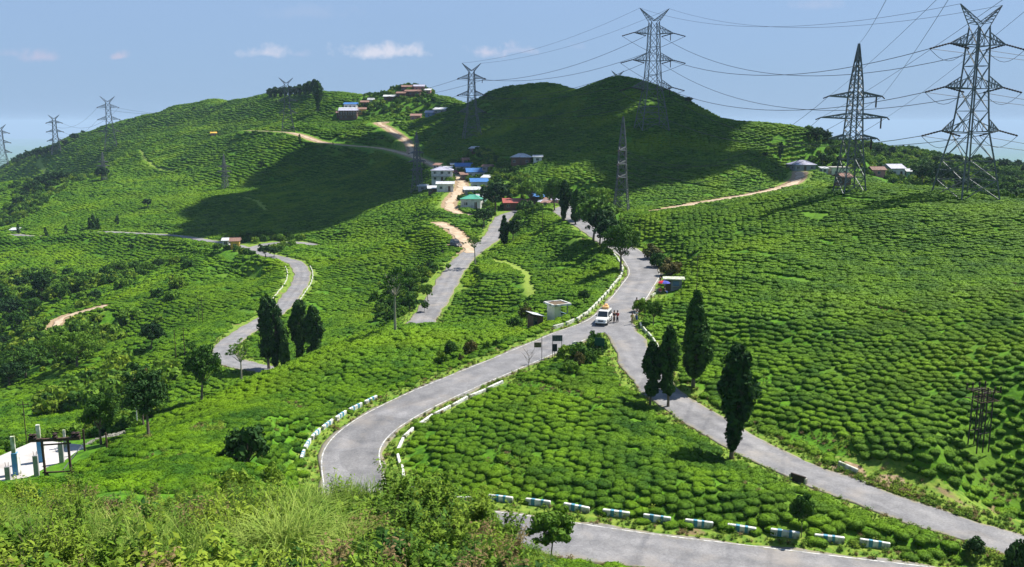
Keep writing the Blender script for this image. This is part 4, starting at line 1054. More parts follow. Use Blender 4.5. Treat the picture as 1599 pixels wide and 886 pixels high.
# onward spans that leave the picture
def off(key, u2, v2, Y, tipk, sag, label, r=.045):
    wire(TOWERS[key]['tips'][tipk], P(u2, v2, Y), sag, label, r)
for ai, vv in ((2, 60), (1, 150), (0, 235)):
    for sx in (-1, 1): off('A', 2900, vv+sx*14, 330, (ai, sx, 1), 12, '%s conductor leaving the largest pylon to the right, from its %s arm' % (['lowest','middle','upper'][ai], 'left' if sx < 0 else 'right'), .05)
for (tk, u1, v1, u2, v2, lb) in [(('p',1),1334,72,1369,0,'steep wire rising from the peak of the single peaked pylon'),((2,1),1346,136,1431,0,'wire rising steeply from the top arm of the single peaked pylon'),
    ((2,-1),1367,142,1497,4,'slanting wire crossing in front of the largest pylon'),((1,1),1375,177,1581,0,'long slanting wire rising behind the largest pylon'),((1,-1),1390,200,1599,41,'lowest slanting wire rising to the right edge')]:
    d = TOWERS['C']['tips'][tk]; k = 14
    e2 = P(u1+(u2-u1)*k, v1+(v2-v1)*k, 18)
    wire(d, e2, 1.5, lb, .028, 'wires rising to the upper right')
# stub tower of posts on the right hill
def stub():
    p = hit(1527, 703); H = 103/FPX*math.hypot(p[1], p[2]-CAMZ)
    e = empty('steel_post_frame', (p[0], p[1], p[2]-.1), R(18)); tag(e, 'squat black steel frame of six posts among the tea bushes on the right', 'steel frame')
    xs = [-.72,0,.72]
    for x in xs:
        for y in (-.55,.55):
            MB().bar((x,y,0),(x*.94,y*.94,H*.93),.09).build('post', M['steel_dark'], e)
    for z in (.30,.62,.93):
        for y in (-.55,.55): MB().bar((-.78,y,z*H),(.78,y,z*H),.07).build('rail', M['steel_dark'], e)
    for z in (.93,.80):
        for x in (-1.0,-.5,0,.5,1.0):
            MB().bar((x,-.95,z*H),(x,.95,z*H),.06).build('cross_bar', M['rust'], e)
        for y in (-.9,.9): MB().bar((-1.25,y,z*H),(1.25,y,z*H),.06).build('cross_bar', M['rust'], e)
    for x in (-1.1,-.4,.4,1.1):
        for y in (-.9,.9): MB().tube([(x,y,H*.93),(x,y,H*1.02)],[.05,.08],6).build('insulator', M['insul'], e)
    for x0, x1 in ((-.72,0),(0,.72)):
        for y in (-.55,.55): MB().bar((x0,y,.30*H),(x1,y,.62*H),.045).build('diagonal_brace', M['steel_dark'], e)
    AVOID.append((p[0], p[1], 1.0))
stub()
def pole(u, vb, vt, label, m='rust', r=.07, arm=True, group='poles on the tea slopes', name='utility_pole'):
    p = hit(u, vb); H = (vb-vt)/FPX*math.hypot(p[1], p[2]-CAMZ)*1.02
    e = empty(name, (p[0], p[1], p[2]-.1), random.uniform(-.4,.4)); tag(e, label, 'pole', group)
    MB().tube([(0,0,0),(0,0,H)],[r,r*.7],7).build('shaft', M[m], e)
    if arm:
        MB().bar((-.7,0,H*.93),(.7,0,H*.93),.08).build('cross_arm', M[m], e)
        for x in (-.6,0,.6): MB().tube([(x,0,H*.93),(x,0,H*.93+.22)],[.04,.05],6).build('insulator', M['insul'], e)
    AVOID.append((p[0], p[1], .5)); return e
pole(42,694,626,'thin dark pole on the slope behind the concrete platform')
pole(1087,470,396,'thin dark pole on the right hill above the tall cypress', r=.05)
pole(847,370,330,'dark pole in the tea between the two upper roads', arm=False)
pole(317,506,462,'pair pole on the left tea slope', r=.06)
pole(311,506,470,'shorter pole left of its pair on the left tea slope', r=.06, arm=False)
pole(275,560,515,'pole of the small frame left of the road bend', arm=False); pole(289,560,514,'right pole of the small frame left of the road bend', arm=True)
pole(530,420,378,'thin pole on the central slope', r=.05, arm=False); pole(588,380,350,'short pole on the central slope', r=.05, arm=False)
# ================================================================= roadside blocks
M['whitewash'] = mat('whitewashed_concrete', (0.72,0.72,0.70), .85, (0.42,0.41,0.37), 2.5, 6, .3, 20, mid=(.42,.68), col3=(.17,.18,.12), scale3=1.3)
M['blue_paint'] = mat('blue_paint', (0.05,0.27,0.42), .7, (0.10,0.22,0.27), 4, 4)
M['concrete'] = mat('concrete', (0.42,0.40,0.36), .9, (0.26,0.25,0.22), 2, 5, .4, 12)
M['mossy'] = mat('mossy_concrete', (0.55,0.55,0.50), .9, (0.25,0.30,0.16), 2.5, 5, .4, 12, mid=(.42,.6))
def along(key, s0, s1, gap, length, off, fn, side):
    L = ROADS[key]['line']; N, T = normals2(L); w = ROADS[key]['w']/2
    seg = np.r_[0, np.cumsum(np.linalg.norm(np.diff(L[:, :2], axis=0), axis=1))]
    # offset curve
    O = L[:, :2] + N*side*(w+off)
    a, b = s0, s1
    os_ = np.r_[0, np.cumsum(np.linalg.norm(np.diff(O[a:b+1], axis=0), axis=1))]
    t = 0; k = 0
    while t + length < os_[-1]:
        q = [np.interp([t, t+length], os_, O[a:b+1, c]) for c in (0, 1)]
        p0 = np.array([q[0][0], q[1][0]]); p1 = np.array([q[0][1], q[1][1]])
        c = (p0+p1)/2; h0 = gh(*p0); h1 = gh(*p1)
        fn(c, math.atan2(p1[1]-p0[1], p1[0]-p0[0]), (h0+h1)/2, np.linalg.norm(p1-p0), (h1-h0), k)
        t += length + gap; k += 1
def block_proto(L, W, H, seed, stripes, body):
    r = random.Random(seed); m = MB(); m.cbox((0,0,H/2-.15), L, W, H+.3, 0, .04)
    me = m.mesh('slab', M[body]); st = []
    for k in range(stripes):
        x = L*(-.5 + (k+1)/(stripes+1)) + r.uniform(-.08,.08); w = r.uniform(.10,.17)
        s = MB(); s.box(x-w, x+w, -W/2-.006, W/2+.006, .02, H+.006); st.append(s.mesh('painted_band', M['blue_paint']))
    return me, st
BP = {}
def block(kind, c, ang, z, ln, dz, k, label, group, W=.27, H=.56, stripes=2, body='whitewash'):
    key = (kind, k % 3)
    if key not in BP: BP[key] = block_proto(1.0 if False else ln*.97, W, H, k, stripes, body)
    me, st = BP[key]
    e = empty('roadside_block', (c[0], c[1], z-.03), ang+random.uniform(-.05,.05)); e.rotation_euler = (random.uniform(-.10,.10), -math.atan2(dz, ln)+random.uniform(-.045,.045), ang+random.uniform(-.07,.07))
    tag(e, label, 'roadside block', group); link('slab', me, e)
    for s in st: link('painted_band', s, e)
    AVOID.append((c[0], c[1], ln*.45)); 
ML = ROADS['main']['line']
def idx_near(u, v, Y):
    p = P(u, v, Y); return int(np.hypot(ML[:,0]-p[0], ML[:,1]-p[1]).argmin())
_side_in = None
_N, _T = normals2(ML); _i = idx_near(1000, 856, 64); _side_in = 1 if _N[_i][1] > 0 else -1
iA, iB = idx_near(735, 590, 105), idx_near(880, 838, 66)
iC = idx_near(1420, 905, 60)
cnt = {'n': 0}
ORD = ['first','second','third','fourth','fifth','sixth','seventh','eighth','ninth','tenth','eleventh','twelfth','thirteenth','fourteenth','fifteenth','sixteenth','seventeenth','eighteenth','nineteenth','twentieth']
along('main', idx_near(735,810,68.5), iC, 1.05, 2.3, 1.75, lambda c,a,z,l,dz,k: block('low', c,a,z,l,dz,k,'white block with blue bands along the bottom road, %s from the bend end' % ORD[min(k,14)],'blue and white blocks along the bottom road'), _side_in)
along('main', idx_near(742,588,106), idx_near(735,810,68.5), .2, 2.9, 1.35, lambda c,a,z,l,dz,k: block('in', c,a,z,l,dz,k,'white block on the inside of the road bend, %s from its upper end' % ORD[min(k,19)],'white blocks inside the bend', stripes=0, H=.36), _side_in)
along('main', idx_near(640,630,97), idx_near(520,735,81), .55, 2.1, 1.5, lambda c,a,z,l,dz,k: block('out', c,a,z,l,dz,k,'weathered white block on the outside of the bend, %s from the top' % ORD[min(k,14)],'white blocks outside the bend', stripes=2, H=.5), -_side_in)
i0, i1 = idx_near(985,396,188), idx_near(880,527,121)
along('main', i0, i1, .5, 2.1, .8, lambda c,a,z,l,dz,k: block('wall', c,a,z,l,dz,k,'mossy white parapet block left of the main road, number along from the curve: %s' % ORD[min(k,14)] if False else 'mossy white parapet block on the left verge of the main road above the junction','parapet blocks above the junction', stripes=0, H=.5, W=.3, body='mossy'), -_side_in)
BLn = ROADS['branch']['line']; _bN, _ = normals2(BLn)
ib = lambda u, v, Y: int(np.hypot(BLn[:,0]-P(u,v,Y)[0], BLn[:,1]-P(u,v,Y)[1]).argmin())
_bi = ib(981,534,117); _bs = 1 if _bN[_bi][0] > 0 else -1
along('branch', ib(966,505,125), ib(1000,568,107), .45, 2.1, .9, lambda c,a,z,l,dz,k: block('jw',c,a,z,l,dz,k,'mossy white block right of the side road mouth, %s from the top' % ORD[min(k,14)],'white blocks at the side road mouth', stripes=0, H=.45, W=.26, body='mossy'), _bs)
for k, (u, v) in enumerate([(1020,458),(1028,450),(1003,468)]):
    p = hit(u, v); block('jx', (p[0], p[1]), R(62), p[2], 1.8, 0, k, ['white block below the kiosk','white block beside the umbrella','white block just above the junction people'][k], 'white blocks at the junction', stripes=0, H=.45, W=.26, body='mossy')
p = hit(1323, 733); block('sd', (p[0], p[1]), R(-52), p[2], 2.1, -.1, 0, 'lone mossy concrete block on the right edge of the side road', None, stripes=0, H=.6, body='mossy')
M['black_slab'] = mat('dark_slab', (0.03,0.025,0.022), .8, (0.06,0.04,0.03), 5)
p = hit(1246, 754); e = empty('dark_slab', (p[0], p[1], p[2]), R(-48)); tag(e, 'dark upright slab on the left edge of the side road', 'slab')
MB().cbox((0,0,.35), 1.5, .18, .8, 0, .03).build('slab', M['black_slab'], e); MB().cbox((-.75,0,.28), .16, .3, .7).build('end_post', M['concrete'], e); MB().cbox((.75,0,.28), .16, .3, .66).build('end_post', M['concrete'], e)
# small white blocks of the bend road
BNn = ROADS['bend']['line']; _nN, _ = normals2(BNn)
ibn = lambda u, v, Y: int(np.hypot(BNn[:,0]-P(u,v,Y)[0], BNn[:,1]-P(u,v,Y)[1]).argmin())
_ni = ibn(469,441,235); _ns = 1 if _nN[_ni][0] > 0 else -1
for sd, nm in ((-_ns, 'left'), (_ns, 'right')):
    along('bend', ibn(450,468,213), ibn(466,414,256), .12, 3.4, .7 if sd == _ns else 1.6, lambda c,a,z,l,dz,k: block('bd'+nm,c,a,z,l,dz,k,'low white parapet at the %s edge of the upper bend road, %s from below' % (nm, ORD[min(k,14)]),'white parapets of the upper bend', stripes=0, H=.30, W=.25, body='mossy'), sd)
# ================================================================= buildings
def paint(name, c, dirt=None, rough=.85): return mat(name, c, rough, dirt or tuple(x*.6 for x in c), 1.2, 5, .2, 10, mid=(.5,.75))
M['tin_white'] = paint('pale_tin', (0.52,0.54,0.56), (0.30,0.27,0.24), .5); M['tin_blue'] = paint('blue_tin', (0.05,0.17,0.42), (0.07,0.13,0.26), .5)
M['tin_green'] = paint('green_tin', (0.07,0.34,0.24), (0.16,0.32,0.24), .5); M['tin_red'] = paint('red_tin', (0.34,0.08,0.06), (0.24,0.12,0.09), .6)
M['tin_rust'] = paint('rusty_tin', (0.24,0.14,0.11), (0.14,0.08,0.06), .8); M['tin_lilac'] = paint('lilac_tin', (0.42,0.42,0.52), (0.30,0.26,0.26), .5)
M['wall_white'] = paint('white_wall', (0.60,0.60,0.57), (0.35,0.34,0.30)); M['wall_brown'] = paint('timber_wall', (0.15,0.085,0.055), (0.09,0.06,0.045))
M['wall_cream'] = paint('cream_wall', (0.72,0.68,0.50), (0.45,0.44,0.28)); M['wall_yellow'] = paint('yellow_wall', (0.66,0.40,0.06)); M['wall_pink'] = paint('pinkish_wall', (0.42,0.20,0.18), (0.25,0.12,0.12))
M['wall_grey'] = paint('grey_wall', (0.27,0.28,0.29)); M['wall_blue'] = paint('blue_wall', (0.13,0.22,0.33)); M['wall_green'] = paint('green_wall', (0.15,0.30,0.25))
M['glass'] = mat('dark_glass', (0.03,0.04,0.05), .15, spec=.6); M['frame_wood'] = mat('window_frame', (0.35,0.33,0.30), .7); M['door_wood'] = mat('door_wood', (0.10,0.07,0.05), .8)
def roof_sheet(w, d, z, rise, kind, eave=.5):
    """corrugated roof with real thickness; kind: gable / hip / lean"""
    m = MB(); W, D = w/2+eave, d/2+eave; t = .07
    if kind == 'lean':
        m.hexa([(-W,-D,z),(W,-D,z),(W,D,z+rise),(-W,D,z+rise),(-W,-D,z+t),(W,-D,z+t),(W,D,z+rise+t),(-W,D,z+rise+t)])
        k = int(2*W/.5)
        for i in range(k+1):
            x = -W+.03+i*(2*W-.06)/k; m.bar((x,-D,z+t+.02),(x,D,z+rise+t+.02), .07, .05)
    else:
        rx = W if kind == 'gable' else max(W-D*.9, .3)
        A = [(-W,-D,z),(W,-D,z),(W,D,z),(-W,D,z),(-rx,0,z+rise),(rx,0,z+rise)]
        Bv = [(x,y,zz+t) for x,y,zz in A]
        m.add(A+Bv, [(6,7,11,10),(8,9,10,11),(7,8,11),(9,6,10),(0,1,7,6),(1,2,8,7),(2,3,9,8),(3,0,6,9),(0,4,5,1),(2,5,4,3),(1,5,2),(3,4,0)])
        k = int(2*W/.55)
        for i in range(k+1):
            x = -W+.04+i*(2*W-.08)/k; xt = max(min(x, rx), -rx)
            for s in (-1, 1): m.bar((x,s*D,z+t+.02),(xt,0,z+rise+t+.02), .07, .05)
        m.bar((-rx,0,z+rise+t+.03),(rx,0,z+rise+t+.03), .22, .08)
    return m
def house(u, v, wpx, label, wall, roof, rkind='gable', depth=5.5, wh=2.7, rise=1.3, rz=0.0, group='village houses', storeys=1, cat='house', name='house', nwin=None, w=None, pos=None, veranda=False):
    p = pos or hit(u, v); dist = math.hypot(p[1], p[2]-CAMZ)
    w = w or wpx/FPX*dist*.98
    H = wh*storeys
    e = empty(name, (p[0], p[1]+depth*.35, p[2]), rz); tag(e, label, cat, group)
    e.location.z = min(gh(p[0], p[1]), gh(p[0], p[1]+depth*.7)) + .05
    m = MB(); m.box(-w/2, w/2, -depth/2, depth/2, -3.0, H); wl_ = m.build('wall', M[wall], e)
    if rkind == 'gable': MB().add([(-w/2,-depth/2+.02,H),(w/2,-depth/2+.02,H),(w/2,depth/2-.02,H),(-w/2,depth/2-.02,H),(-w/2+.02,0,H+rise*.86),(w/2-.02,0,H+rise*.86)], [(0,1,5,4),(2,3,4,5),(1,2,5),(3,0,4)]).build('gable_end', M[wall], e)
    if rkind == 'flat':
        MB().box(-w/2-.3, w/2+.3, -depth/2-.3, depth/2+.3, H, H+.2).build('roof', M[roof], e)
    else: roof_sheet(w, depth, H+.01, rise, rkind).build('roof', M[roof], e)
    nw = nwin if nwin is not None else max(1, int(w/2.4))
    for s in range(storeys):
        for i in range(nw):
            x = -w/2 + w*(i+.5)/nw; z = wh*s + 1.45
            if s == 0 and i == nw//2 and nw > 1:
                MB().box(x-.45, x+.45, -depth/2-.05, -depth/2+.02, 0, 2.0).build('door', M['door_wood'], e); continue
            f = MB().box(x-.55, x+.55, -depth/2-.05, -depth/2+.02, z-.55, z+.5).build('window', M['frame_wood'], e)
            for sx in (-1, 1): MB().box(x+sx*.26-.2, x+sx*.26+.2, -depth/2-.07, -depth/2-.04, z-.45, z+.4).build('pane', M['glass'], f)
        for i in range(2):
            y = -depth/4 + i*depth/2; z = wh*s+1.45
            for sx in (-1, 1):
                f = MB().box(sx*(w/2+.05) if sx < 0 else w/2-.02, sx*(w/2-.02) if sx < 0 else w/2+.05, y-.45, y+.45, z-.5, z+.45).build('window', M['frame_wood'], e)
                MB().box(-w/2-.07 if sx < 0 else w/2+.04, -w/2-.04 if sx < 0 else w/2+.07, y-.35, y+.35, z-.4, z+.35).build('pane', M['glass'], f)
    if storeys > 1 or veranda:
        z = wh*(storeys-1); MB().box(-w/2-.1, w/2+.1, -depth/2-1.1, -depth/2-.06, z-.12 if storeys > 1 else 0, z+.02 if storeys > 1 else .12).build('balcony', M['concrete'], e)
        for i in range(int(w/1.6)+1):
            x = -w/2+.05+i*(w-.1)/max(1,int(w/1.6)); MB().box(x-.05,x+.05,-depth/2-1.08,-depth/2-.98, z+.02 if storeys > 1 else .12, H+.0).build('veranda_post', M['wall_white'], e)
    AVOID.append((p[0], p[1]+depth*.35, max(w, depth)*.62)); return e
house(727,262,32,'blue tin roofed house with a pale lean-to, uppermost right of the lane','wall_white','tin_blue','gable',6,2.6,1.4,.10)
house(712,258,16,'low shed with pale roof left of the uppermost blue house','wall_grey','tin_white','lean',4,2.2,.5,.1,cat='shed',name='shed')
house(742,275,28,'house with deep blue roof and white lower edge, second along the lane','wall_white','tin_blue','gable',6,2.6,1.6,.15)
house(748,293,26,'blue and white roofed house in the middle of the lane row','wall_white','tin_blue','lean',6,3.0,1.0,.1)
house(738,304,26,'long low house under a white tin roof above the green one','wall_grey','tin_white','lean',5,2.4,.8,.1)
house(737,325,31,'green roofed house with white balustrade at the lane corner','wall_white','tin_green','hip',6,3.0,1.3,-.12,veranda=True)
house(690,292,33,'two storey house with grey white roof left of the lane','wall_white','tin_lilac','hip',7,2.3,1.3,.05,storeys=2)
house(695,304,26,'lower white house with grey roof below the two storey one','wall_white','tin_white','lean',4,2.8,.7,.05)
house(660,300,14,'small grey shed at the left end of the village','wall_grey','tin_white','lean',4,2.3,.5,cat='shed',name='shed')
house(814,258,30,'brown timber house with pale hip roof alone on the dark hillside','wall_brown','tin_white','hip',6,3.0,1.4,-.1)
house(840,255,13,'small white annex right of the brown timber house','wall_white','tin_white','gable',4,2.3,.7,-.1,cat='shed',name='shed')
house(800,325,27,'shop with red tin roof facing the road fork','wall_brown','tin_red','lean',5,2.3,1.1,.05,cat='shop',name='shop')
house(838,309,22,'open shed with bright blue roof right of the light tree','wall_brown','tin_blue','lean',4,2.6,.9,0,cat='shed',name='shed')
for k, (u, v, w_) in enumerate([(848,320,12),(857,314,13),(866,320,10),(853,326,11)]):
    house(u, v, w_, ['low pinkish hut, left of the roadside group','low pinkish hut, rear of the roadside group','low pinkish hut, right of the roadside group','low pinkish hut, front of the roadside group'][k],'wall_pink','tin_rust' if k % 2 else 'tin_lilac','lean',3,1.6,.5,random.uniform(-.4,.4),cat='hut',name='hut',nwin=1)
for k, (u, v, w_, wa, ro, rk) in enumerate([(762,268,14,'wall_grey','tin_rust','gable'),(760,284,12,'wall_white','tin_white','lean'),(724,282,10,'wall_brown','tin_rust','lean'),(675,306,13,'wall_brown','tin_white','lean'),(752,318,14,'wall_green','tin_white','gable'),(765,305,12,'wall_brown','tin_rust','gable'),(698,272,13,'wall_brown','tin_white','lean'),(728,252,12,'wall_pink','tin_rust','gable'),(779,312,12,'wall_white','tin_lilac','gable'),(822,322,12,'wall_grey','tin_rust','lean'),(683,268,9,'wall_white','tin_rust','lean'),(740,240,10,'wall_brown','tin_white','lean')]):
    house(u, v, w_, ['small rust roofed house behind the big round tree','small white shed between the blue roofs and the round tree','narrow dark hut on the lane bend','brown hut below the two storey house on its left','pale green walled house right of the green roof','rust roofed hut in the shade of the big round tree','long brown shed where the lane enters the village','pinkish hut at the upper end of the village','white house under the big round tree by the fork','grey hut right of the red roofed shop','tiny hut above the lane','brown hut on the slope above the uppermost blue roof'][k], wa, ro, rk, 4, 2.2, .8, random.uniform(-.3,.3), cat='hut' if w_ < 12 else 'house', name='hut' if w_ < 12 else 'house', nwin=2)
# hamlet on the col and on the peak
for (u, v, w_, lb, wa, ro, rk, st) in [(548,170,20,'house with white and blue roof at the top of the col hamlet','wall_white','tin_blue','gable',1),(545,178,30,'long brown house in the middle of the col hamlet','wall_brown','tin_white','gable',1),(544,187,28,'dark two storey house at the foot of the col hamlet','wall_brown','tin_lilac','gable',2),(565,178,12,'orange yellow house right of the col hamlet','wall_yellow','tin_rust','gable',1),
   (569,167,12,'small brown house on the col skyline','wall_brown','tin_rust','gable',1),(579,163,9,'small white roofed house on the col skyline','wall_white','tin_white','gable',1),(530,184,10,'small dark hut left of the col hamlet','wall_brown','tin_rust','lean',1),
   (636,143,18,'red brown house left on the hilltop','wall_brown','tin_rust','gable',1),(654,142,16,'pinkish house right on the hilltop','wall_pink','tin_lilac','gable',1),(645,150,24,'long brown house just below the hilltop','wall_brown','tin_rust','gable',1),(668,148,9,'small pale hut at the right end of the hilltop','wall_pink','tin_white','lean',1),(627,153,14,'brown house on the left flank of the hilltop','wall_brown','tin_rust','gable',1),(608,158,18,'long low wall-like shed on the shoulder left of the hilltop','wall_brown','tin_white','lean',1),
   (649,188,16,'reddish brown shed on the terrace below the hilltop','wall_pink','tin_rust','lean',1),(671,184,12,'blue grey house on the terrace below the hilltop','wall_blue','tin_lilac','gable',1),(687,178,18,'grey flat roofed house right of the terrace','wall_grey','tin_white','lean',1)]:
    house(u, v, w_, lb, wa, ro, rk, 6, 2.8, 1.3, random.uniform(-.2,.2), 'hilltop hamlet houses', st)
# right-hand hamlet
house(1254,270,34,'house with broad grey white roof at the end of the hill path','wall_grey','tin_lilac','hip',7,2.4,1.6,.1,'houses behind the right hill')
house(1311,276,27,'pale yellow house with white windows behind the single peaked pylon','wall_cream','concrete','flat',6,3.2,1,.0,'houses behind the right hill')
house(1319,291,14,'dark hut with pinkish roof below the yellow house','wall_brown','tin_rust','gable',4,2.2,.8,.1,'houses behind the right hill',cat='hut',name='hut')
house(1371,276,20,'reddish roofed house between the two conifers','wall_pink','tin_rust','gable',5,2.4,1.2,.0,'houses behind the right hill')
house(1398,276,23,'white house with lilac roofs, largest of the right hamlet','wall_white','tin_lilac','gable',7,3.0,1.6,.15,'houses behind the right hill')
house(1421,278,13,'small greenish house at the right end of the hamlet','wall_green','tin_white','gable',5,2.4,1.0,.0,'houses behind the right hill')
house(1287,276,9,'small white shed left of the pale yellow house','wall_white','tin_white','lean',3,2.2,.5,.0,'houses behind the right hill',cat='shed',name='shed')
house(366,390,13,'bright yellow small house by the road loop','wall_yellow','tin_rust','gable',4,2.8,.9,.2,None,nwin=1)
house(352,388,9,'white hut left of the yellow house','wall_white','tin_white','lean',3,2.2,.5,.2,None,cat='hut',name='hut',nwin=1)
house(22,368,10,'tiny white hut at the end of the far left road','wall_white','tin_white','lean',4,2.4,.5,.2,None,cat='hut',name='hut',nwin=1)
house(333,213,8,'tiny orange roofed hut on the far left slope','wall_pink','wall_yellow','gable',4,2,.9,.2,None,cat='hut',name='hut',nwin=1)
# concrete shelter at the main road
def shelter():
    p = hit(868, 502); e = empty('concrete_shelter', (p[0]+.3, p[1]+1.4, p[2]-.1), R(28)); tag(e, 'cream concrete shelter with flat rimmed roof beside the main road', 'shelter')
    w, d, h = 2.3, 2.3, 2.25
    MB().box(-w/2,-w/2+.16,-d/2,d/2,-.6,h).build('wall', M['wall_cream'], e); MB().box(-w/2+.165,w/2,d/2-.16,d/2,-.6,h).build('wall', M['wall_cream'], e)
    MB().box(-w/2+.165,-w/2+1.05,-d/2,-d/2+.16,-.6,h).build('wall', M['wall_cream'], e)
    MB().box(-w/2+1.055,w/2,-d/2+.01,-d/2+.14,-.6,.85).build('low_wall', M['wall_cream'], e)
    MB().box(w/2-.16,w/2-.005,-d/2+.15,d/2-.165,-.6,.85).build('low_wall', M['wall_blue'], e); MB().box(w/2-.14,w/2+.0,-d/2,-d/2+.15,.86,h).build('corner_post', M['concrete'], e)
    MB().box(-w/2-.4,w/2+.4,-d/2-.4,d/2+.4,h+.004,h+.14).build('roof_slab', M['whitewash'], e)
    r = MB(); W, D = w/2+.4, d/2+.4
    for b in ((-W,W,-D,-D+.22),(-W,W,D-.22,D)): r.box(*b, h+.144, h+.30)
    for b in ((-W,-W+.22,-D+.222,D-.222),(W-.22,W,-D+.222,D-.222)): r.box(*b, h+.144, h+.30)
    r.build('roof_rim', M['whitewash'], e)
    MB().box(-W+.23,W-.23,-D+.23,D-.23,h+.142,h+.17).build('roof_puddle_dirt', mat('dirty_roof', (0.16,0.10,0.06), .9, (0.09,0.08,0.05), 2), e)
    AVOID.append((p[0], p[1]+1.4, 2.6))
    p = hit(836, 511); e = empty('tin_shed', (p[0], p[1]+1.0, p[2]-.1), R(24)); tag(e, 'dark shack with tilted white tin roof left of the concrete shelter', 'shack')
    MB().box(-.8,.8,-1.1,1.1,-.6,1.7).build('wall', M['wall_brown'], e)
    MB().hexa([(-1.0,-1.3,2.15),(1.15,-1.3,1.60),(1.15,1.3,1.60),(-1.0,1.3,2.15),(-1.0,-1.3,2.20),(1.15,-1.3,1.65),(1.15,1.3,1.65),(-1.0,1.3,2.20)]).build('roof', M['tin_white'], e)
    MB().box(-.85,-.2,-1.14,-1.09,-.1,1.55).build('doorway', M['glass'], e)
    AVOID.append((p[0], p[1]+1, 2.0))
    p = hit(1053, 447); e = empty('kiosk', (p[0], p[1]+1.2, p[2]-.1), R(-8)); tag(e, 'roadside kiosk with grey plank roof behind the umbrella', 'kiosk')
    MB().box(-1.4,1.4,-1.0,1.0,-.6,2.0).build('wall', M['wall_grey'], e); MB().box(-1.75,1.9,-1.5,1.2,2.02,2.14).build('roof', M['mossy'], e)
    MB().box(-.1,.9,-1.06,-.99,.9,1.7).build('counter_opening', M['wall_blue'], e); MB().box(-1.2,-.4,-1.05,-.99,0,1.8).build('door', M['door_wood'], e); MB().box(-.2,1.0,-1.25,-1.07,.78,.86).build('counter', M['frame_wood'], e)
    AVOID.append((p[0], p[1]+1, 2.4))
shelter()
# ================================================================= signs
def sign(u, vb, vt, label, boards, legs, rz, mt='steel_dark'):
    p = hit(u, vb); s = math.hypot(p[1], p[2]-CAMZ)/FPX; e = empty('road_sign', (p[0], p[1], p[2]-.05), rz); tag(e, label, 'sign')
    for x, top in legs: MB().tube([(x*s,0,0),(x*s,0,(vb-top)*s)], .04, 6).build('post', M['steel_dark'], e)
    for (x0, x1, v0, v1, mm) in boards: MB().box(x0*s, x1*s, -.07, -.042, (vb-v1)*s, (vb-v0)*s).build('board', M[mm], e)
    AVOID.append((p[0], p[1], .9)); return e
M['sign_grey'] = mat('sign_back_grey', (0.16,0.19,0.20), .6, (0.10,0.12,0.12), 6); M['sign_dark'] = mat('sign_dark', (0.025,0.035,0.045), .6); M['sign_brown'] = mat('sign_brown', (0.16,0.12,0.06), .8, (0.09,0.09,0.04), 8); M['sign_green'] = mat('sign_green', (0.01,0.07,0.05), .6)
sign(846,556,512,'small brown board on a tall thin post beside the main road',[(-12,-1,523,531,'sign_brown')],[(0,514)],0)
sign(866,546,522,'small dark board on a single post below the grey sign',[(-4,4,524,536,'sign_dark')],[(0,526)],.05)
e = sign(870,546,511,'wide grey ribbed sign board on two posts beside the main road',[(-8,8,512,521.5,'sign_grey')],[(-7,514),(7,514)],.05)
s_ = math.hypot(e.location.y, e.location.z-CAMZ)/FPX
for k in range(6): MB().box((-6.5+2.4*k)*s_, (-5.6+2.4*k)*s_, -.085, -.071, 25*s_, 33.5*s_).build('rib', M['sign_dark'], e)
sign(936,549,521,'dark green sign board on two stout legs at the tip of the plot',[(-8,8,521,534,'sign_green')],[(-4,523),(4,523)],-.35)
p = hit(898, 537); e = empty('milestone', (p[0], p[1], p[2]-.05), .3); tag(e, 'round topped white milestone with dark face at the main road edge', 'milestone')
def arch(w, h, t, y):
    n = 12; pts = [(-w,0),(w,0)]+[(w*math.cos(a), h+w*math.sin(a)) for a in [math.pi*k/n for k in range(n+1)]]
    k = len(pts); m = MB(); m.add([(x,y-t/2,z) for x,z in pts]+[(x,y+t/2,z) for x,z in pts], [tuple(range(k-1,-1,-1)), tuple(range(k,2*k))]+[(i,(i+1)%k,k+(i+1)%k,k+i) for i in range(k)]); return m
arch(.42,.40,.25,0).build('stone', M['whitewash'], e); arch(.24,.28,.03,-.14).build('dark_face', M['sign_dark'], e)
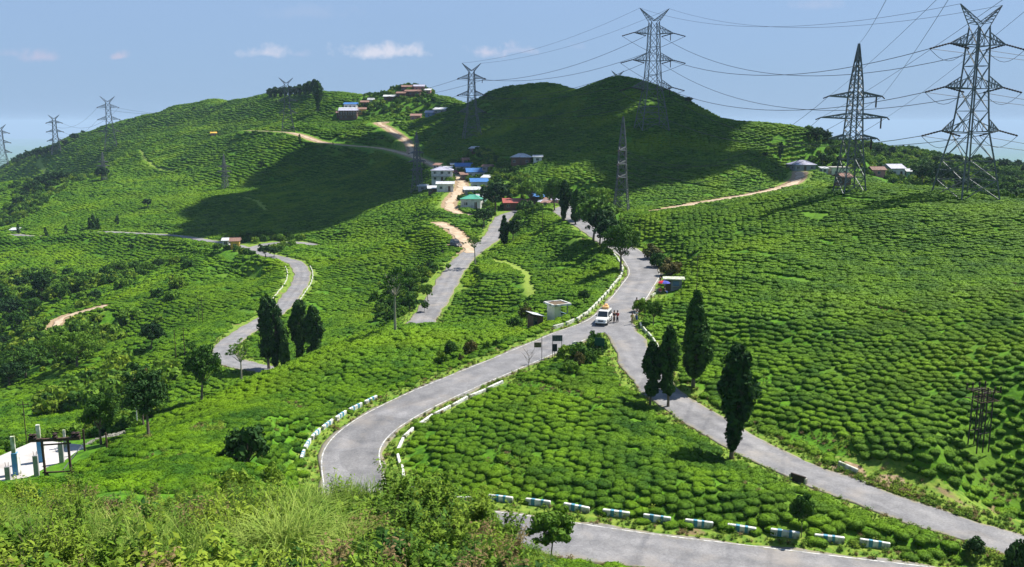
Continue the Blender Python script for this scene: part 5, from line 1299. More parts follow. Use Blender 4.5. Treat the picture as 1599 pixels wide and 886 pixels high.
# ================================================================= concrete platform at the lower left
def platform():
    def PZ(u, v, z):
        a, dy, dz = ray(u, v); t = z/dz; return (a*t, dy*t)
    z0 = -28.6
    cs = [PZ(-40,760,z0), PZ(50,750,z0), PZ(134,704,z0), PZ(131,695,z0), PZ(58,687,z0), PZ(-60,738,z0)]
    zt = z0+CAMZ; e = empty('concrete_platform', (cs[1][0], cs[1][1], zt), 0); tag(e, 'pale concrete roof platform with blue and grey pillars at the lower left', 'platform'); ox, oy = cs[1]
    pts = [(x-ox, y-oy) for x, y in cs]; n = len(pts)
    def slab(z1, z2, inset=0):
        c = np.mean(pts, axis=0); q = [tuple(np.array(p_)*(1-inset)+c*inset) for p_ in pts]
        m = MB(); m.add([(x,y,z1) for x,y in q]+[(x,y,z2) for x,y in q], [tuple(range(n-1,-1,-1)), tuple(range(n,2*n))]+[(i,(i+1)%n,n+(i+1)%n,n+i) for i in range(n)]); return m
    slab(-.35, 0).build('deck', mat('pale_concrete', (0.50,0.485,0.47), .85, (0.36,0.33,0.31), .6, 5, .2, 6, mid=(.4,.7)), e); slab(-6, -.355, .05).build('wall', M['concrete'], e)
    for c in pts: AVOID.append((c[0]+ox, c[1]+oy, 1.2))
    for t in np.linspace(0,1,8):
        for s in np.linspace(0,1,8):
            a = np.array(pts[0])*(1-t)+np.array(pts[2])*t; b = np.array(pts[5])*(1-t)+np.array(pts[3])*t; c = a*(1-s)+b*s; AVOID.append((c[0]+ox, c[1]+oy, 1.6))
    def pil(u, vb, vt, w, name, mm, base=0, par=None):
        x, y = PZ(u, vb, z0); d = math.hypot(y, z0); h = (vb-vt)/FPX*d*1.05
        m = MB(); m.cbox((x-ox, y-oy, base+h/2), w, w, h, .3); return m.build(name, M[mm], e), (x-ox, y-oy, h)
    M['pillar_grey'] = mat('pillar_concrete', (0.34,0.33,0.34), .9, (0.25,0.24,0.25), 3)
    M['sky_blue'] = mat('blue_pillar_paint', (0.06,0.24,0.50), .6, (0.10,0.28,0.48), 3)
    for u, vb, vt, up in [(26,741,708,682),(65,721,689,663)]:
        o, (x, y, h) = pil(u, vb, vt, .46, 'pillar', 'sky_blue')
        hh = (vt-up)/FPX*76; MB().cbox((x-.05, y, h+hh/2), .30, .30, hh, .3).build('pillar_top', M['mossy'], e)
        MB().box(x+.24, x+.30, y-.20, y+.20, 0, h).build('pillar_edge', M['whitewash'], e)
    for u, vb, vt in [(13,749,729),(58,745,712),(97,724,693)]:
        o, (x, y, h) = pil(u, vb, vt, .36, 'pillar', 'pillar_grey')
        for q in (-.1,.1): MB().tube([(x+q,y,h),(x+q*1.4,y,h+.35)], .02, 4).build('rebar', M['rust'], e)
    pil(102,699,672,.2,'slender_post','mossy'); pil(133,709,672,.14,'slender_post','rust')
    MB().tube([(PZ(100,742,z0)[0]-ox, PZ(100,742,z0)[1]-oy, .5),(PZ(133,706,z0)[0]-ox, PZ(133,706,z0)[1]-oy,.9)], .04, 5).build('handrail', M['steel'], e)
    M['rubble'] = mat('rubble_stone', (0.26,0.24,0.21), .95, (0.12,0.13,0.09), 3, 5)
    # stone steps
    p = hit(165, 690); g = empty('stone_steps', p, .35); tag(g, 'rubble stone steps climbing right of the concrete platform', 'steps')
    for k in range(8):
        for j in range(4):
            MB().cbox((-1.9+k*.46+random.uniform(-.06,.06)+j*.16, -.5+j*.46, .02+k*.09+random.uniform(-.05,.05)), .38, .38, .26, random.uniform(-.12,.12), .04).build('stone', M['rubble'], g)
    AVOID.append((p[0], p[1], 2.6)); AVOID.append((p[0]+2, p[1]+1, 2))
    # steel double pole
    a = hit(73, 757); s = math.hypot(a[1], a[2]-CAMZ)/FPX
    f = empty('pole_frame', (a[0], a[1], a[2]-.2), R(8)); tag(f, 'rusty double pole frame with crossbeam and insulators before the platform', 'pole frame')
    H = 82*s; d = 37*s
    for x in (0, d): MB().tube([(x,0,-1),(x-.06,0,H-.2)], .10, 8).build('pole', M['rust'], f)
    MB().bar((-20*s,0,H-.35),(d+17*s,0,H-.35), .2, .22).build('crossbeam', M['rust'], f); MB().bar((-3*s,0,H-.75),(d+3*s,0,H-.7), .1).build('lower_beam', M['rust'], f); MB().bar((-4*s,-.05,1.2),(d+4*s,-.05,1.2), .1).build('tie_bar', M['rust'], f)
    MB().bar((0.1,0,1.2),(1.0,-.5,-1),.09).build('stay', M['rust'], f); MB().bar((d-.1,0,1.2),(d-1.0,-.4,-1),.09).build('stay', M['rust'], f)
    for x in (-16*s, -11*s, 18*s, d+8*s, d+14*s):
        i = MB(); i.tube([(x,0,H-.25),(x,0,H-.12),(x,0,H-.02),(x,0,H+.10),(x,0,H+.2)], [.06,.22,.10,.20,.06], 10); i.build('insulator', M['insul'], f)
    AVOID.append((a[0]+1, a[1], 2))
    q = hit(215, 668); l = empty('street_lamp', (q[0], q[1], q[2]), .2); tag(l, 'white street lamp with short curved arm among the left trees', 'street lamp')
    MB().tube([(0,0,-.3),(0,0,3.0),(-.15,0,3.35),(-.6,0,3.5)], .06, 6).build('lamp_post', M['tin_white'], l); MB().cbox((-.85,0,3.5), .6, .22, .12, 0, .03).build('lamp_head', M['tin_white'], l)
    pole(167, 699, 674, 'short dark post beside the stone steps', arm=False, r=.09)
platform()
# ================================================================= vehicles
M['car_white'] = mat('car_paint_white', (0.74,0.74,0.72), .3, spec=.5); M['car_red'] = mat('car_paint_red', (0.35,0.03,0.03), .3, spec=.5); M['car_dark'] = mat('car_paint_dark', (0.05,0.045,0.05), .35, spec=.5)
M['rubber'] = mat('tyre_rubber', (0.02,0.02,0.02), .85); M['chrome'] = mat('bright_metal', (0.6,0.6,0.6), .25, metal=.9); M['lamp_glass'] = mat('lamp_glass', (0.75,0.75,0.7), .15, spec=.6); M['lamp_red'] = mat('red_lamp', (0.5,0.02,0.02), .3)
M['black_plastic'] = mat('black_plastic', (0.025,0.025,0.03), .6); M['orange_cloth'] = mat('orange_cloth', (0.65,0.30,0.06), .9, (0.75,0.55,0.30), 4)
def car(p, rz, paint_, label, group=None, suv=True, L=4.3, name='parked_car', cat='car'):
    e = empty(name, p, rz); tag(e, label, cat, group); W = .84
    # side profile (x forward): body tub then cabin
    h0, h1, h2 = .34, 1.02, (1.86 if suv else 1.45)
    body = [(-L/2,h0+.1),(-L/2,h1),(L*.18,h1+.02),(L*.47,h1-.10),(L/2,h1-.28),(L/2,h0+.05),(L*.42,h0),(-L*.44,h0)]
    def extr(prof, w0, w1f=None):
        m = MB(); n = len(prof); w1f = w1f or (lambda z: w0)
        m.add([(x,-w1f(z),z) for x,z in prof]+[(x,w1f(z),z) for x,z in prof], [tuple(range(n)), tuple(range(2*n-1,n-1,-1))]+[(i,n+i,n+(i+1)%n,(i+1)%n) for i in range(n)]); return m
    bo = extr(body, W, lambda z: W-.06*(z > h1-.15)).build('body', M[paint_], e)
    bv = bo.modifiers.new('bevel', 'BEVEL'); bv.width = .06; bv.segments = 2
    ct = [(-L/2+.06,h1+.004),(-L/2+.12,h2-.12),(-L/2+.26,h2),(L*.08,h2),(L*.13,h2-.06),(L*.235,h1+.004)]
    cab = extr(ct, W, lambda z: W-.07-.10*(z-h1)/(h2-h1)).build('cabin', M[paint_], e)
    bv = cab.modifiers.new('bevel', 'BEVEL'); bv.width = .05; bv.segments = 2
    def sidew(x0, x1, z0, z1, s, slant=0):
        wa = lambda z: s*(W-.07-.10*(z-h1)/(h2-h1)+.012); wb = lambda z: s*(W-.07-.10*(z-h1)/(h2-h1)-.02)
        pts = [(x0,wa(z0),z0),(x1,wa(z0),z0),(x1,wb(z0),z0),(x0,wb(z0),z0),(x0,wa(z1),z1),(x1-slant,wa(z1),z1),(x1-slant,wb(z1),z1),(x0,wb(z1),z1)]
        MB().hexa(pts).build('side_window', M['glass'], e)
    for s in (-1, 1):
        sidew(-L/2+.28, -L*.27, h1+.10, h2-.22, s); sidew(-L*.25, -L*.045, h1+.10, h2-.22, s); sidew(-L*.025, L*.185, h1+.10, h2-.22, s, .28)
        MB().cbox((L*.2, s*(W+.10), h1+.14), .10, .16, .14, 0, .02).build('mirror', M['black_plastic'], e)
        hl = MB().cbox((L/2-.02, s*(W-.22), h1-.34), .10, .30, .17, 0, .03).build('headlight', M['lamp_glass'], e)
        MB().cbox((-L/2+.0, s*(W-.10), h1-.05), .06, .12, .34, 0, .02).build('tail_light', M['lamp_red'], e)
        for x in (-L*.31, L*.32):
            t = MB(); t.tube([(x, s*(W-.14), .36),(x, s*(W+.03), .36)], .36, 20); w_ = t.build('wheel', M['rubber'], e)
            MB().tube([(x, s*(W+.02), .36),(x, s*(W+.045), .36)], [.21,.19], 14).build('rim', M['chrome'], w_)
            MB().tube([(x, s*(W-.02), .37),(x, s*(W+.012), .37)], .43, 20).build('wheel_arch', M['black_plastic'], e)
        MB().box(-L*.40, L*.40, s*(W+.0)-.012, s*(W+.0)+.012, .52, .60).build('side_strip', M['black_plastic'], e)
        MB().box(-L*.10, -L*.02, s*(W+.0)-.02, s*(W+.0)+.02, .86, .89).build('door_handle', M['black_plastic'], e)
    MB().hexa([(L*.243,-W+.15,h1+.06),(L*.243,W-.15,h1+.06),(L*.225,W-.15,h1+.06),(L*.225,-W+.15,h1+.06),(L*.140,-W+.21,h2-.10),(L*.140,W-.21,h2-.10),(L*.118,W-.21,h2-.10),(L*.118,-W+.21,h2-.10)]).build('windscreen', M['glass'], e)
    MB().box(-L/2+.02,-L/2+.085,-W+.24,W-.24,h1+.12,h2-.25).build('rear_window', M['glass'], e)
    MB().box(L/2-.01,L/2+.03,-.38,.38,h1-.44,h1-.26).build('grille', M['black_plastic'], e)
    MB().cbox((L/2+.02,0,.47), .22, 1.62, .20, 0, .04).build('bumper', M['black_plastic' if not suv else paint_], e); MB().cbox((-L/2-.03,0,.47), .18, 1.6, .18, 0, .04).build('bumper', M['black_plastic'], e)
    MB().box(L/2+.132,L/2+.142,-.25,.25,.41,.52).build('number_plate', M['lamp_glass'], e)
    if suv:
        rk = MB()
        for s in (-1, 1): rk.tube([(-L*.40, s*.58, h2+.10),(L*.02, s*.58, h2+.10)], .02, 5)
        for x in (-L*.40,-L*.26,-L*.12,L*.02): rk.tube([(x,-.58,h2+.10),(x,.58,h2+.10)], .018, 5); rk.tube([(x,-.58,h2-.02),(x,-.58,h2+.10)], .018, 4); rk.tube([(x,.58,h2-.02),(x,.58,h2+.10)], .018, 4)
        rk.build('roof_rack', M['black_plastic'], e)
    return e
p = hit(943, 503); cz = p[2]+.13
def road_z(x, y): 
    co, j, d_ = KD.find((x, y, 0)); return _rp[j][2]
CA = R(-90-18)
car((p[0], p[1], road_z(p[0], p[1])+.0), CA, 'car_white', 'white jeep style taxi facing the viewer at the road junction', None, name='white_jeep', cat='jeep')
lug = MB(); fx, fy = math.cos(CA), math.sin(CA); z_ = road_z(p[0], p[1])
e = empty('luggage_bundle', (p[0]-fx*.9, p[1]-fy*.9, z_+1.98), CA); tag(e, 'orange and cream luggage bundle tied on the jeep roof', 'luggage')
MB().cbox((0,0,.17), 1.1, .9, .34, 0, .12).build('bundle', M['orange_cloth'], e); MB().cbox((-.3,.05,.42), .6, .5, .2, .2, .08).build('top_bag', M['orange_cloth'], e); MB().tube([(.1,-.47,.0),(.1,-.40,.36),(.1,.40,.36),(.1,.47,.0)], .015, 4).build('rope', M['black_plastic'], e)
for (u, v, rz, pt, suv, lb) in [(712,390,R(-60),'car_dark',True,'dark vehicle parked on the dirt apron by the cutting'),(712,268,R(-80),'car_red',False,'small red vehicle on the village lane'),(906,341,R(-110),'car_dark',True,'dark vehicle on the upper road between the conifers'),(961,385,R(-55),'car_white',False,'pale car half hidden by the roadside tree')]:
    q = hit(u, v); car((q[0], q[1], road_z(q[0], q[1]) if u > 800 else q[2]+.1), rz, pt, lb, None, suv, 4.1)
# ================================================================= people
M['skin'] = mat('skin', (0.30,0.17,0.11), .6); M['hair'] = mat('black_hair', (0.015,0.013,0.012), .6)
def cloth(nm, c): M[nm] = mat(nm, c, .9, tuple(x*.75 for x in c), 6); return nm
for nm, c in [('cloth_red',(.45,.04,.05)),('cloth_white',(.65,.65,.62)),('cloth_blue',(.05,.10,.32)),('cloth_yellow',(.60,.50,.14)),('cloth_dark',(.03,.03,.045)),('cloth_brown',(.16,.10,.07)),('cloth_tan',(.36,.28,.16))]: cloth(nm, c)
def skinmesh(name, pts, edges, rad, m, parent, root=0):
    me = bpy.data.meshes.new(name); me.from_pydata(pts, edges, []); me.materials.append(M[m])
    o = link(name, me, parent); sk = o.modifiers.new('skin', 'SKIN'); sv = me.skin_vertices[0].data if me.skin_vertices else None
    if sv is None: me.attributes.new('x','FLOAT','POINT')
    for i, r_ in enumerate(rad): me.skin_vertices[0].data[i].radius = (r_ if isinstance(r_, tuple) else (r_, r_))
    me.skin_vertices[0].data[root].use_root = True
    sk.use_smooth_shade = True
    sb = o.modifiers.new('sub', 'SUBSURF'); sb.levels = 1; sb.render_levels = 1
    return o
def add_skin_layer(me):
    import bmesh
    bm = bmesh.new(); bm.from_mesh(me); bm.verts.layers.skin.verify(); bm.to_mesh(me); bm.free()
_sm = skinmesh
def skinmesh(name, pts, edges, rad, m, parent, root=0):
    me = bpy.data.meshes.new(name); me.from_pydata(pts, edges, []); add_skin_layer(me); me.materials.append(M[m])
    o = link(name, me, parent)
    for i, r_ in enumerate(rad): me.skin_vertices[0].data[i].radius = (r_ if isinstance(r_, tuple) else (r_, r_))
    me.skin_vertices[0].data[root].use_root = True
    sk = o.modifiers.new('skin', 'SKIN'); sk.use_smooth_shade = True
    sb = o.modifiers.new('sub', 'SUBSURF'); sb.levels = 1; sb.render_levels = 1
    return o
def person(u, v, rz, top, bottom, label, group=None, h=1.66, pose='stand', pos=None):
    p = pos or hit(u, v); e = empty('person', p, rz); tag(e, label, 'person', group); k = h/1.7; e.scale = (k,)*3
    hipz = .92 if pose != 'sit' else .45
    ar = random.uniform(.1,.5)
    if pose == 'sit': legs = [(-.1,-.42,.46),(-.1,-.45,.08),(-.1,-.58,.04),(.1,-.42,.46),(.12,-.45,.08),(.12,-.58,.04)]
    elif pose == 'walk': legs = [(-.09,-.14,.50),(-.09,-.10,.09),(-.09,-.24,.04),(.09,.10,.50),(.09,.30,.12),(.09,.20,.05)]
    else: legs = [(-.10,0,.50),(-.12,.02,.09),(-.13,-.13,.04),(.10,0,.50),(.12,.03,.09),(.13,-.12,.04)]
    z = hipz
    pts = [(0,0,z),(0,0,z+.25),(0,.01,z+.48),(0,0,z+.58),(0,-.02,z+.70),(0,-.02,z+.78)] + legs
    ed = [(0,1),(1,2),(2,3),(3,4),(4,5),(0,6),(6,7),(7,8),(0,9),(9,10),(10,11)]
    rad = [(.14,.11),(.13,.10),(.16,.11),.055,(.085,.10),.07,.07,.045,.04,.07,.045,.04]
    for s in (-1, 1):
        b = len(pts); pts += [(s*.19,0,z+.47),(s*.25,-.02,z+.22),(s*.24,-.10-ar*.3,z+.02+ar*.3),(s*.24,-.14-ar*.35,z-.05+ar*.4)]
        ed += [(2,b),(b,b+1),(b+1,b+2),(b+2,b+3)]; rad += [.055,.045,.032,(.035,.018)]
        c = b+3; hx, hy, hz = pts[c]
        for f in range(4): pts.append((hx+(f-1.5)*.018, hy-.05, hz-.055-.006*(f % 2))); ed.append((c, len(pts)-1)); rad.append(.008)
        pts.append((hx-s*.04, hy-.035, hz-.01)); ed.append((c, len(pts)-1)); rad.append(.009)
    skinmesh('body', pts, ed, rad, 'skin', e)
    q = [(0,0,z-.02),(0,0,z+.25),(0,.01,z+.48),(-.19,0,z+.47),(-.25,-.02,z+.24),(-.245,-.08,z+.08),(.19,0,z+.47),(.25,-.02,z+.24),(.245,-.08,z+.08)]
    skinmesh('shirt', q, [(0,1),(1,2),(2,3),(3,4),(4,5),(2,6),(6,7),(7,8)], [(.17,.13),(.155,.125),(.175,.13),.075,.062,.055,.075,.062,.055], top, e)
    skinmesh('trousers', [(0,0,z+.02)]+[legs[0],legs[1],legs[3],legs[4]], [(0,1),(1,2),(0,3),(3,4)], [(.16,.13),.09,.065,.09,.065], bottom, e)
    skinmesh('hair', [(0,.02,z+.76),(0,.0,z+.82),(0,.06,z+.68)], [(0,1),(0,2)], [(.095,.10),.07,.06], 'hair', e)
    for s in (-1, 1): MB().cbox((s*.032,-.118,z+.715), .022, .012, .012).build('eye', M['hair'], e)
    MB().hexa([(-.012,-.115,z+.67),(.012,-.115,z+.67),(.012,-.10,z+.67),(-.012,-.10,z+.67),(-.006,-.122,z+.70),(.006,-.122,z+.70),(.006,-.10,z+.72),(-.006,-.10,z+.72)]).build('nose', M['skin'], e)
    MB().cbox((0,-.108,z+.645), .045, .01, .008).build('mouth', M['tin_red'], e)
    return e
def on_road(u, v):
    p = hit(u, v); return (p[0], p[1], max(p[2], road_z(p[0], p[1])-.01))
person(959,502,R(30),'cloth_dark','cloth_brown','person in dark clothes standing right behind the white jeep',pos=on_road(959,502))
person(964,501,R(-40),'cloth_red','cloth_dark','person in a red top beside the rear of the white jeep',pos=on_road(964,501))
person(987,508,R(20),'cloth_yellow','cloth_tan','person in yellowish clothes at the mouth of the side road',pos=on_road(987,508))
person(994,501,R(-60),'cloth_white','cloth_blue','person in white and blue by the wall at the side road',pos=hit(994,501))
person(994,482,R(10),'cloth_dark','cloth_dark','dark dressed person at the junction corner, above the others',pos=hit(994,482))
person(1031,438,R(50),'cloth_dark','cloth_brown','person in dark clothes left of the umbrella',pos=hit(1031,438))
person(1035,452,R(-20),'cloth_red','cloth_dark','person in red squatting below the umbrella',pose='sit',pos=hit(1031,455))
person(1040,453,R(60),'cloth_dark','cloth_blue','person sitting right below the umbrella',pose='sit',pos=hit(1038,455))
# umbrella
p = hit(1037, 452); AVOID.append((p[0],p[1]-1,2.8)); e = empty('umbrella', p, .3); tag(e, 'big umbrella with red, blue and yellow panels beside the kiosk', 'umbrella')
MB().tube([(0,0,-.1),(0,0,2.05)], .025, 6).build('pole', M['steel'], e)
for nm, c in [('u_red',(.65,.03,.06)),('u_blue',(.08,.10,.45)),('u_yellow',(.75,.65,.10)),('u_white',(.7,.7,.7))]: cloth(nm, c)
for k in range(8):
    a0, a1 = 2*math.pi*k/8, 2*math.pi*(k+1)/8; m = MB(); V = []
    prof = [(0,2.10),(.45,2.02),(.85,1.86),(1.08,1.66)]
    for (r_, z) in prof: V += [(r_*math.cos(a0), r_*math.sin(a0), z), (r_*.97*math.cos((a0+a1)/2), r_*.97*math.sin((a0+a1)/2), z-.02), (r_*math.cos(a1), r_*math.sin(a1), z)]
    F = []
    for i in range(3): b = 3*i; F += [(b,b+3,b+4,b+1),(b+1,b+4,b+5,b+2)]
    m.add(V, F); o = m.build('panel', M[['u_yellow','u_yellow','u_blue','u_red','u_red','u_blue','u_blue','u_yellow'][k]], e); s = o.modifiers.new('thick', 'SOLIDIFY'); s.thickness = .01
# cloud passing over the valley, out of the picture, whose shadow lies across the hollow and the far hills
def cloud(ground_poly, h, label, seed):
    r = random.Random(seed); k = h/math.tan(SUN_EL); ox, oy = math.sin(SUN_AZ)*k, math.cos(SUN_AZ)*k
    xs = [p[0] for p in ground_poly]; ys = [p[1] for p in ground_poly]; zg = sum(p[2] for p in ground_poly)/len(ground_poly)
    import bmesh
    V = []; F = []; 
    bm = bmesh.new(); bmesh.ops.create_icosphere(bm, subdivisions=2, radius=1); bv = [v.co.copy() for v in bm.verts]; bf = [[v.index for v in f.verts] for f in bm.faces]; bm.free()
    step = 14
    poly = [(p[0], p[1]) for p in ground_poly]
    X = np.arange(min(xs)-10, max(xs)+10, step); Y = np.arange(min(ys)-10, max(ys)+10, step)
    for x in X:
        for y in Y:
            x_ = x+r.uniform(-7,7); y_ = y+r.uniform(-7,7)
            if not inpoly(np.array([x_+r.gauss(0,9)]), np.array([y_+r.gauss(0,9)]), poly)[0]: continue
            s = r.uniform(10,20); b = len(V)
            c = Vector((x_+ox, y_+oy, zg+h+r.uniform(-5,12)))
            for v in bv:
                d = 1+.22*mnoise.noise(v*1.7+c*.01); V.append(c+Vector((v.x*s*d, v.y*s*d, v.z*s*d*.55)))
            F += [[b+i for i in f] for f in bf]
    me = np_mesh('cloud', [tuple(v) for v in V], F, mat('cloud_white', (.8,.8,.8), 1.0), smooth=True)
    o = link('cloud', me); tag(o, kind='structure'); return o
GP = [hit(505,237), hit(440,272), hit(383,304), hit(425,345), hit(432,368), hit(500,352), hit(560,338), hit(625,318), hit(660,300)]
cloud(GP[:-1]+[hit(645,292), hit(632,268), hit(600,252), hit(540,242)], 330, '', 1)
cloud([hit(690,212), hit(722,236), hit(750,236), hit(800,235), hit(860,225), hit(930,245), hit(1010,235), hit(1090,262), hit(1170,262), hit(1215,240), hit(1200,212), hit(1130,203), hit(1060,165), hit(1000,140), hit(955,135), hit(880,155), hit(830,150), hit(780,160), hit(740,165), hit(705,160), hit(690,200)], 330, '', 2)
# ---------------------------------------------------------------- tea bushes
def tea_points():
    out = []
    for (y0, y1, s, lod, sc) in [(46, 118, 1.16, 0, .78), (118, 260, 1.26, 1, .83), (260, 480, 1.70, 2, 1.08), (480, 980, 2.5, 2, 1.55)]:
        hw = y1*0.64 + 14
        a = R(17); ca, sa = math.cos(a), math.sin(a)
        L = math.hypot(hw, y1)+20
        g = np.arange(-L, L, s); h = np.arange(-L, L, s*.95)
        A, B = np.meshgrid(g, h)
        A = A + (np.arange(A.shape[0])%2)[:,None]*s*.5
        A = A.ravel() + rng.normal(0, s*.13, A.size); B = B.ravel() + rng.normal(0, s*.10, B.size)
        B = B + 2.2*np.sin(A*0.06+B*.02)+1.2*np.sin(A*.021+1); A = A + 2.0*np.sin(B*0.05)
        x = A*ca - B*sa; y = A*sa + B*ca
        k = (y > y0) & (y <= y1) & (np.abs(x) < y*0.60+8)
        x, y = x[k], y[k]
        out.append((x, y, np.full(len(x), lod), np.full(len(x), sc)))
    x, y, l, s = [np.concatenate(q) for q in zip(*out)]
    return x, y, l, s
tx, ty, tl, ts = tea_points()
tz, td, tk = ground(tx, ty, True)
tu, tv = proj(tx, ty, tz)
keep = (td > np.where((ty < 64) & (tx > 0), .5, np.where(ty < 130, 1.3, 1.3))) | ((tk == 2) & (td > .6))
keep &= ~((ty > 300) & (tk == 1) & (td < np.where(ty > 420, 6.0, 3.4)))
inz = np.zeros(len(tx), bool)
for poly, a, b_ in NOTEA: inz |= inpoly(tu, tv, poly) & (ty > a) & (ty < b_)
keep &= ~inz
wild = inz & (ty > 100) & (ty < 900) & (td > 1.5) & (rng.random(len(tx)) < .30)
for (ax, ay, ar) in AVOID: wild &= ((tx-ax)**2 + (ty-ay)**2 > (ar*.8)**2)
_wv = rng.integers(0, 4, wild.sum())
scatter('hillside_scrub', np.stack([tx, ty, tz-.1], 1)[wild], rng.random(wild.sum())*6.28, (.9+1.3*rng.random(wild.sum()))*np.clip(ty[wild]/240, 1, 1.8), _wv, [tree_meshes('shrub', 'leaf', 210, 1)[1], tree_meshes('shrub', 'leaf', 211, 1)[1], tree_meshes('shrub', 'leaf_light', 213, 1)[1], tree_meshes('shrub', 'scrub', 214, 1)[1]], 'mixed green scrub on the untended ground between houses and tea', 'scrub')
keep &= ~((ty < 50) & (tx < 6))
nz = np.sin(tx*.21+2*np.sin(ty*.13))*np.cos(ty*.19+1.7*np.sin(tx*.11)) + .5*np.sin(tx*.71+ty*.5)
gapw = keep & ~inz & (nz >= 1.02) & (ty < 135) & (td > .8)
gapx, gapy = np.repeat(tx[gapw], 7), np.repeat(ty[gapw], 7)
keep &= (nz < 1.02) | (rng.random(len(tx)) < .12)
keep &= rng.random(len(tx)) < .965
for (ax, ay, ar) in AVOID: keep &= ((tx-ax)**2 + (ty-ay)**2 > ar*ar)
# only ground some viewpoint near the photographer's can see: drop the far sides of the ridges
azb = np.linspace(-.7, .7, 281); ysb = np.geomspace(15, 1100, 380)
_gx = (azb[:,None]*ysb[None]).ravel(); _gy = np.tile(ysb, len(azb))
_sl = ((base_h(_gx, _gy)-CAMZ)/_gy).reshape(len(azb), -1)
_hm = np.maximum.accumulate(_sl, axis=1)
ai = np.clip(((tx/ty+.7)/1.4*280).round().astype(int), 0, 280); yi = np.clip(np.searchsorted(ysb, ty)-1, 0, 379)
keep &= ((tz+1.5+ty*.012-CAMZ)/ty) > _hm[ai, yi] - .006
tx, ty, tz, tl, ts, tu, tv = [q[keep] for q in (tx, ty, tz, tl, ts, tu, tv)]
big = .85 + .28*rng.random(len(tx)) + .12*np.sin(tx*.09)*np.cos(ty*.07)
sc = ts*big*np.where(tl == 0, .93, 1.04)*(1+.10*rng.standard_normal(len(tx)))
tr = rng.random(len(tx))*6.283
tz = tz - .10*sc
var = np.where(tl == 0, rng.integers(0, 4, len(tx)), np.where(tl == 1, 4+rng.integers(0, 3, len(tx)), 7+rng.integers(0, 3, len(tx))))
# the three hundred that show largest stand as single things
infr = (tu > 5) & (tu < 1594) & (tv > 0) & (tv < 884) & (tl == 0)
order = np.argsort(np.where(infr, ty, 1e9))[:300]
one = np.zeros(len(tx), bool); one[order] = True
MARKS = [('steel pole frame', 90, 745), ('corner of the concrete platform', 128, 712), ('stone steps', 170, 700), ('big glossy leaved dark shrub', 385, 715), ('light shrub left of the bend', 425, 755), ('top of the outer bend blocks', 540, 650), ('bottom of the outer bend blocks', 470, 720), ('bright shrub above the scrub', 370, 775), ('reddish shrub on the bank', 240, 775), ('fresh green bank shrub', 320, 790), ('young tree by the bottom road', 860, 850), ('foot of the inner bend blocks', 690, 740), ('green trees by the platform', 158, 690)]
def tea_label(u, v, x, y):
    side = 'plot' if (u > 640 and y > 66) else 'bottom' if u > 640 else 'slope'
    if side == 'slope':
        mk = min(MARKS, key=lambda m_: (m_[1]-u)**2+((m_[2]-v)*1.6)**2)
        where = 'left of' if u < mk[1]-25 else 'right of' if u > mk[1]+25 else 'behind' if v < mk[2] else 'in front of'
        return 'rounded tea bush %s the %s' % (where, mk[0])
    if side == 'bottom': return 'low tea bush on the near side of the bottom road, %s' % ('left part' if u < 1000 else 'middle part' if u < 1200 else 'right part')
    b_ = ['left end', 'left half', 'middle', 'right half', 'right end'][int(min(max((u-650)/190, 0), 4))]
    return 'tea bush in the front row behind the roadside blocks, %s' % b_
for i in order:
    o = link('tea_bush', TEA[int(var[i])])
    o.location = (float(tx[i]), float(ty[i]), float(tz[i])-.05); o.rotation_euler = (0, 0, float(tr[i])); s_ = float(sc[i]); o.scale = (s_,)*3
    lb = tea_label(tu[i], tv[i], tx[i], ty[i])
    tag(o, lb, 'tea bush', 'nearest rounded tea bushes')
rest = ~one
scatter('tea_bushes', np.stack([tx, ty, tz-.05], 1)[rest], tr[rest], sc[rest], var[rest], TEA, 'rows of clipped green tea bushes covering the hillsides', 'tea plantation')
print('tea', len(tx))
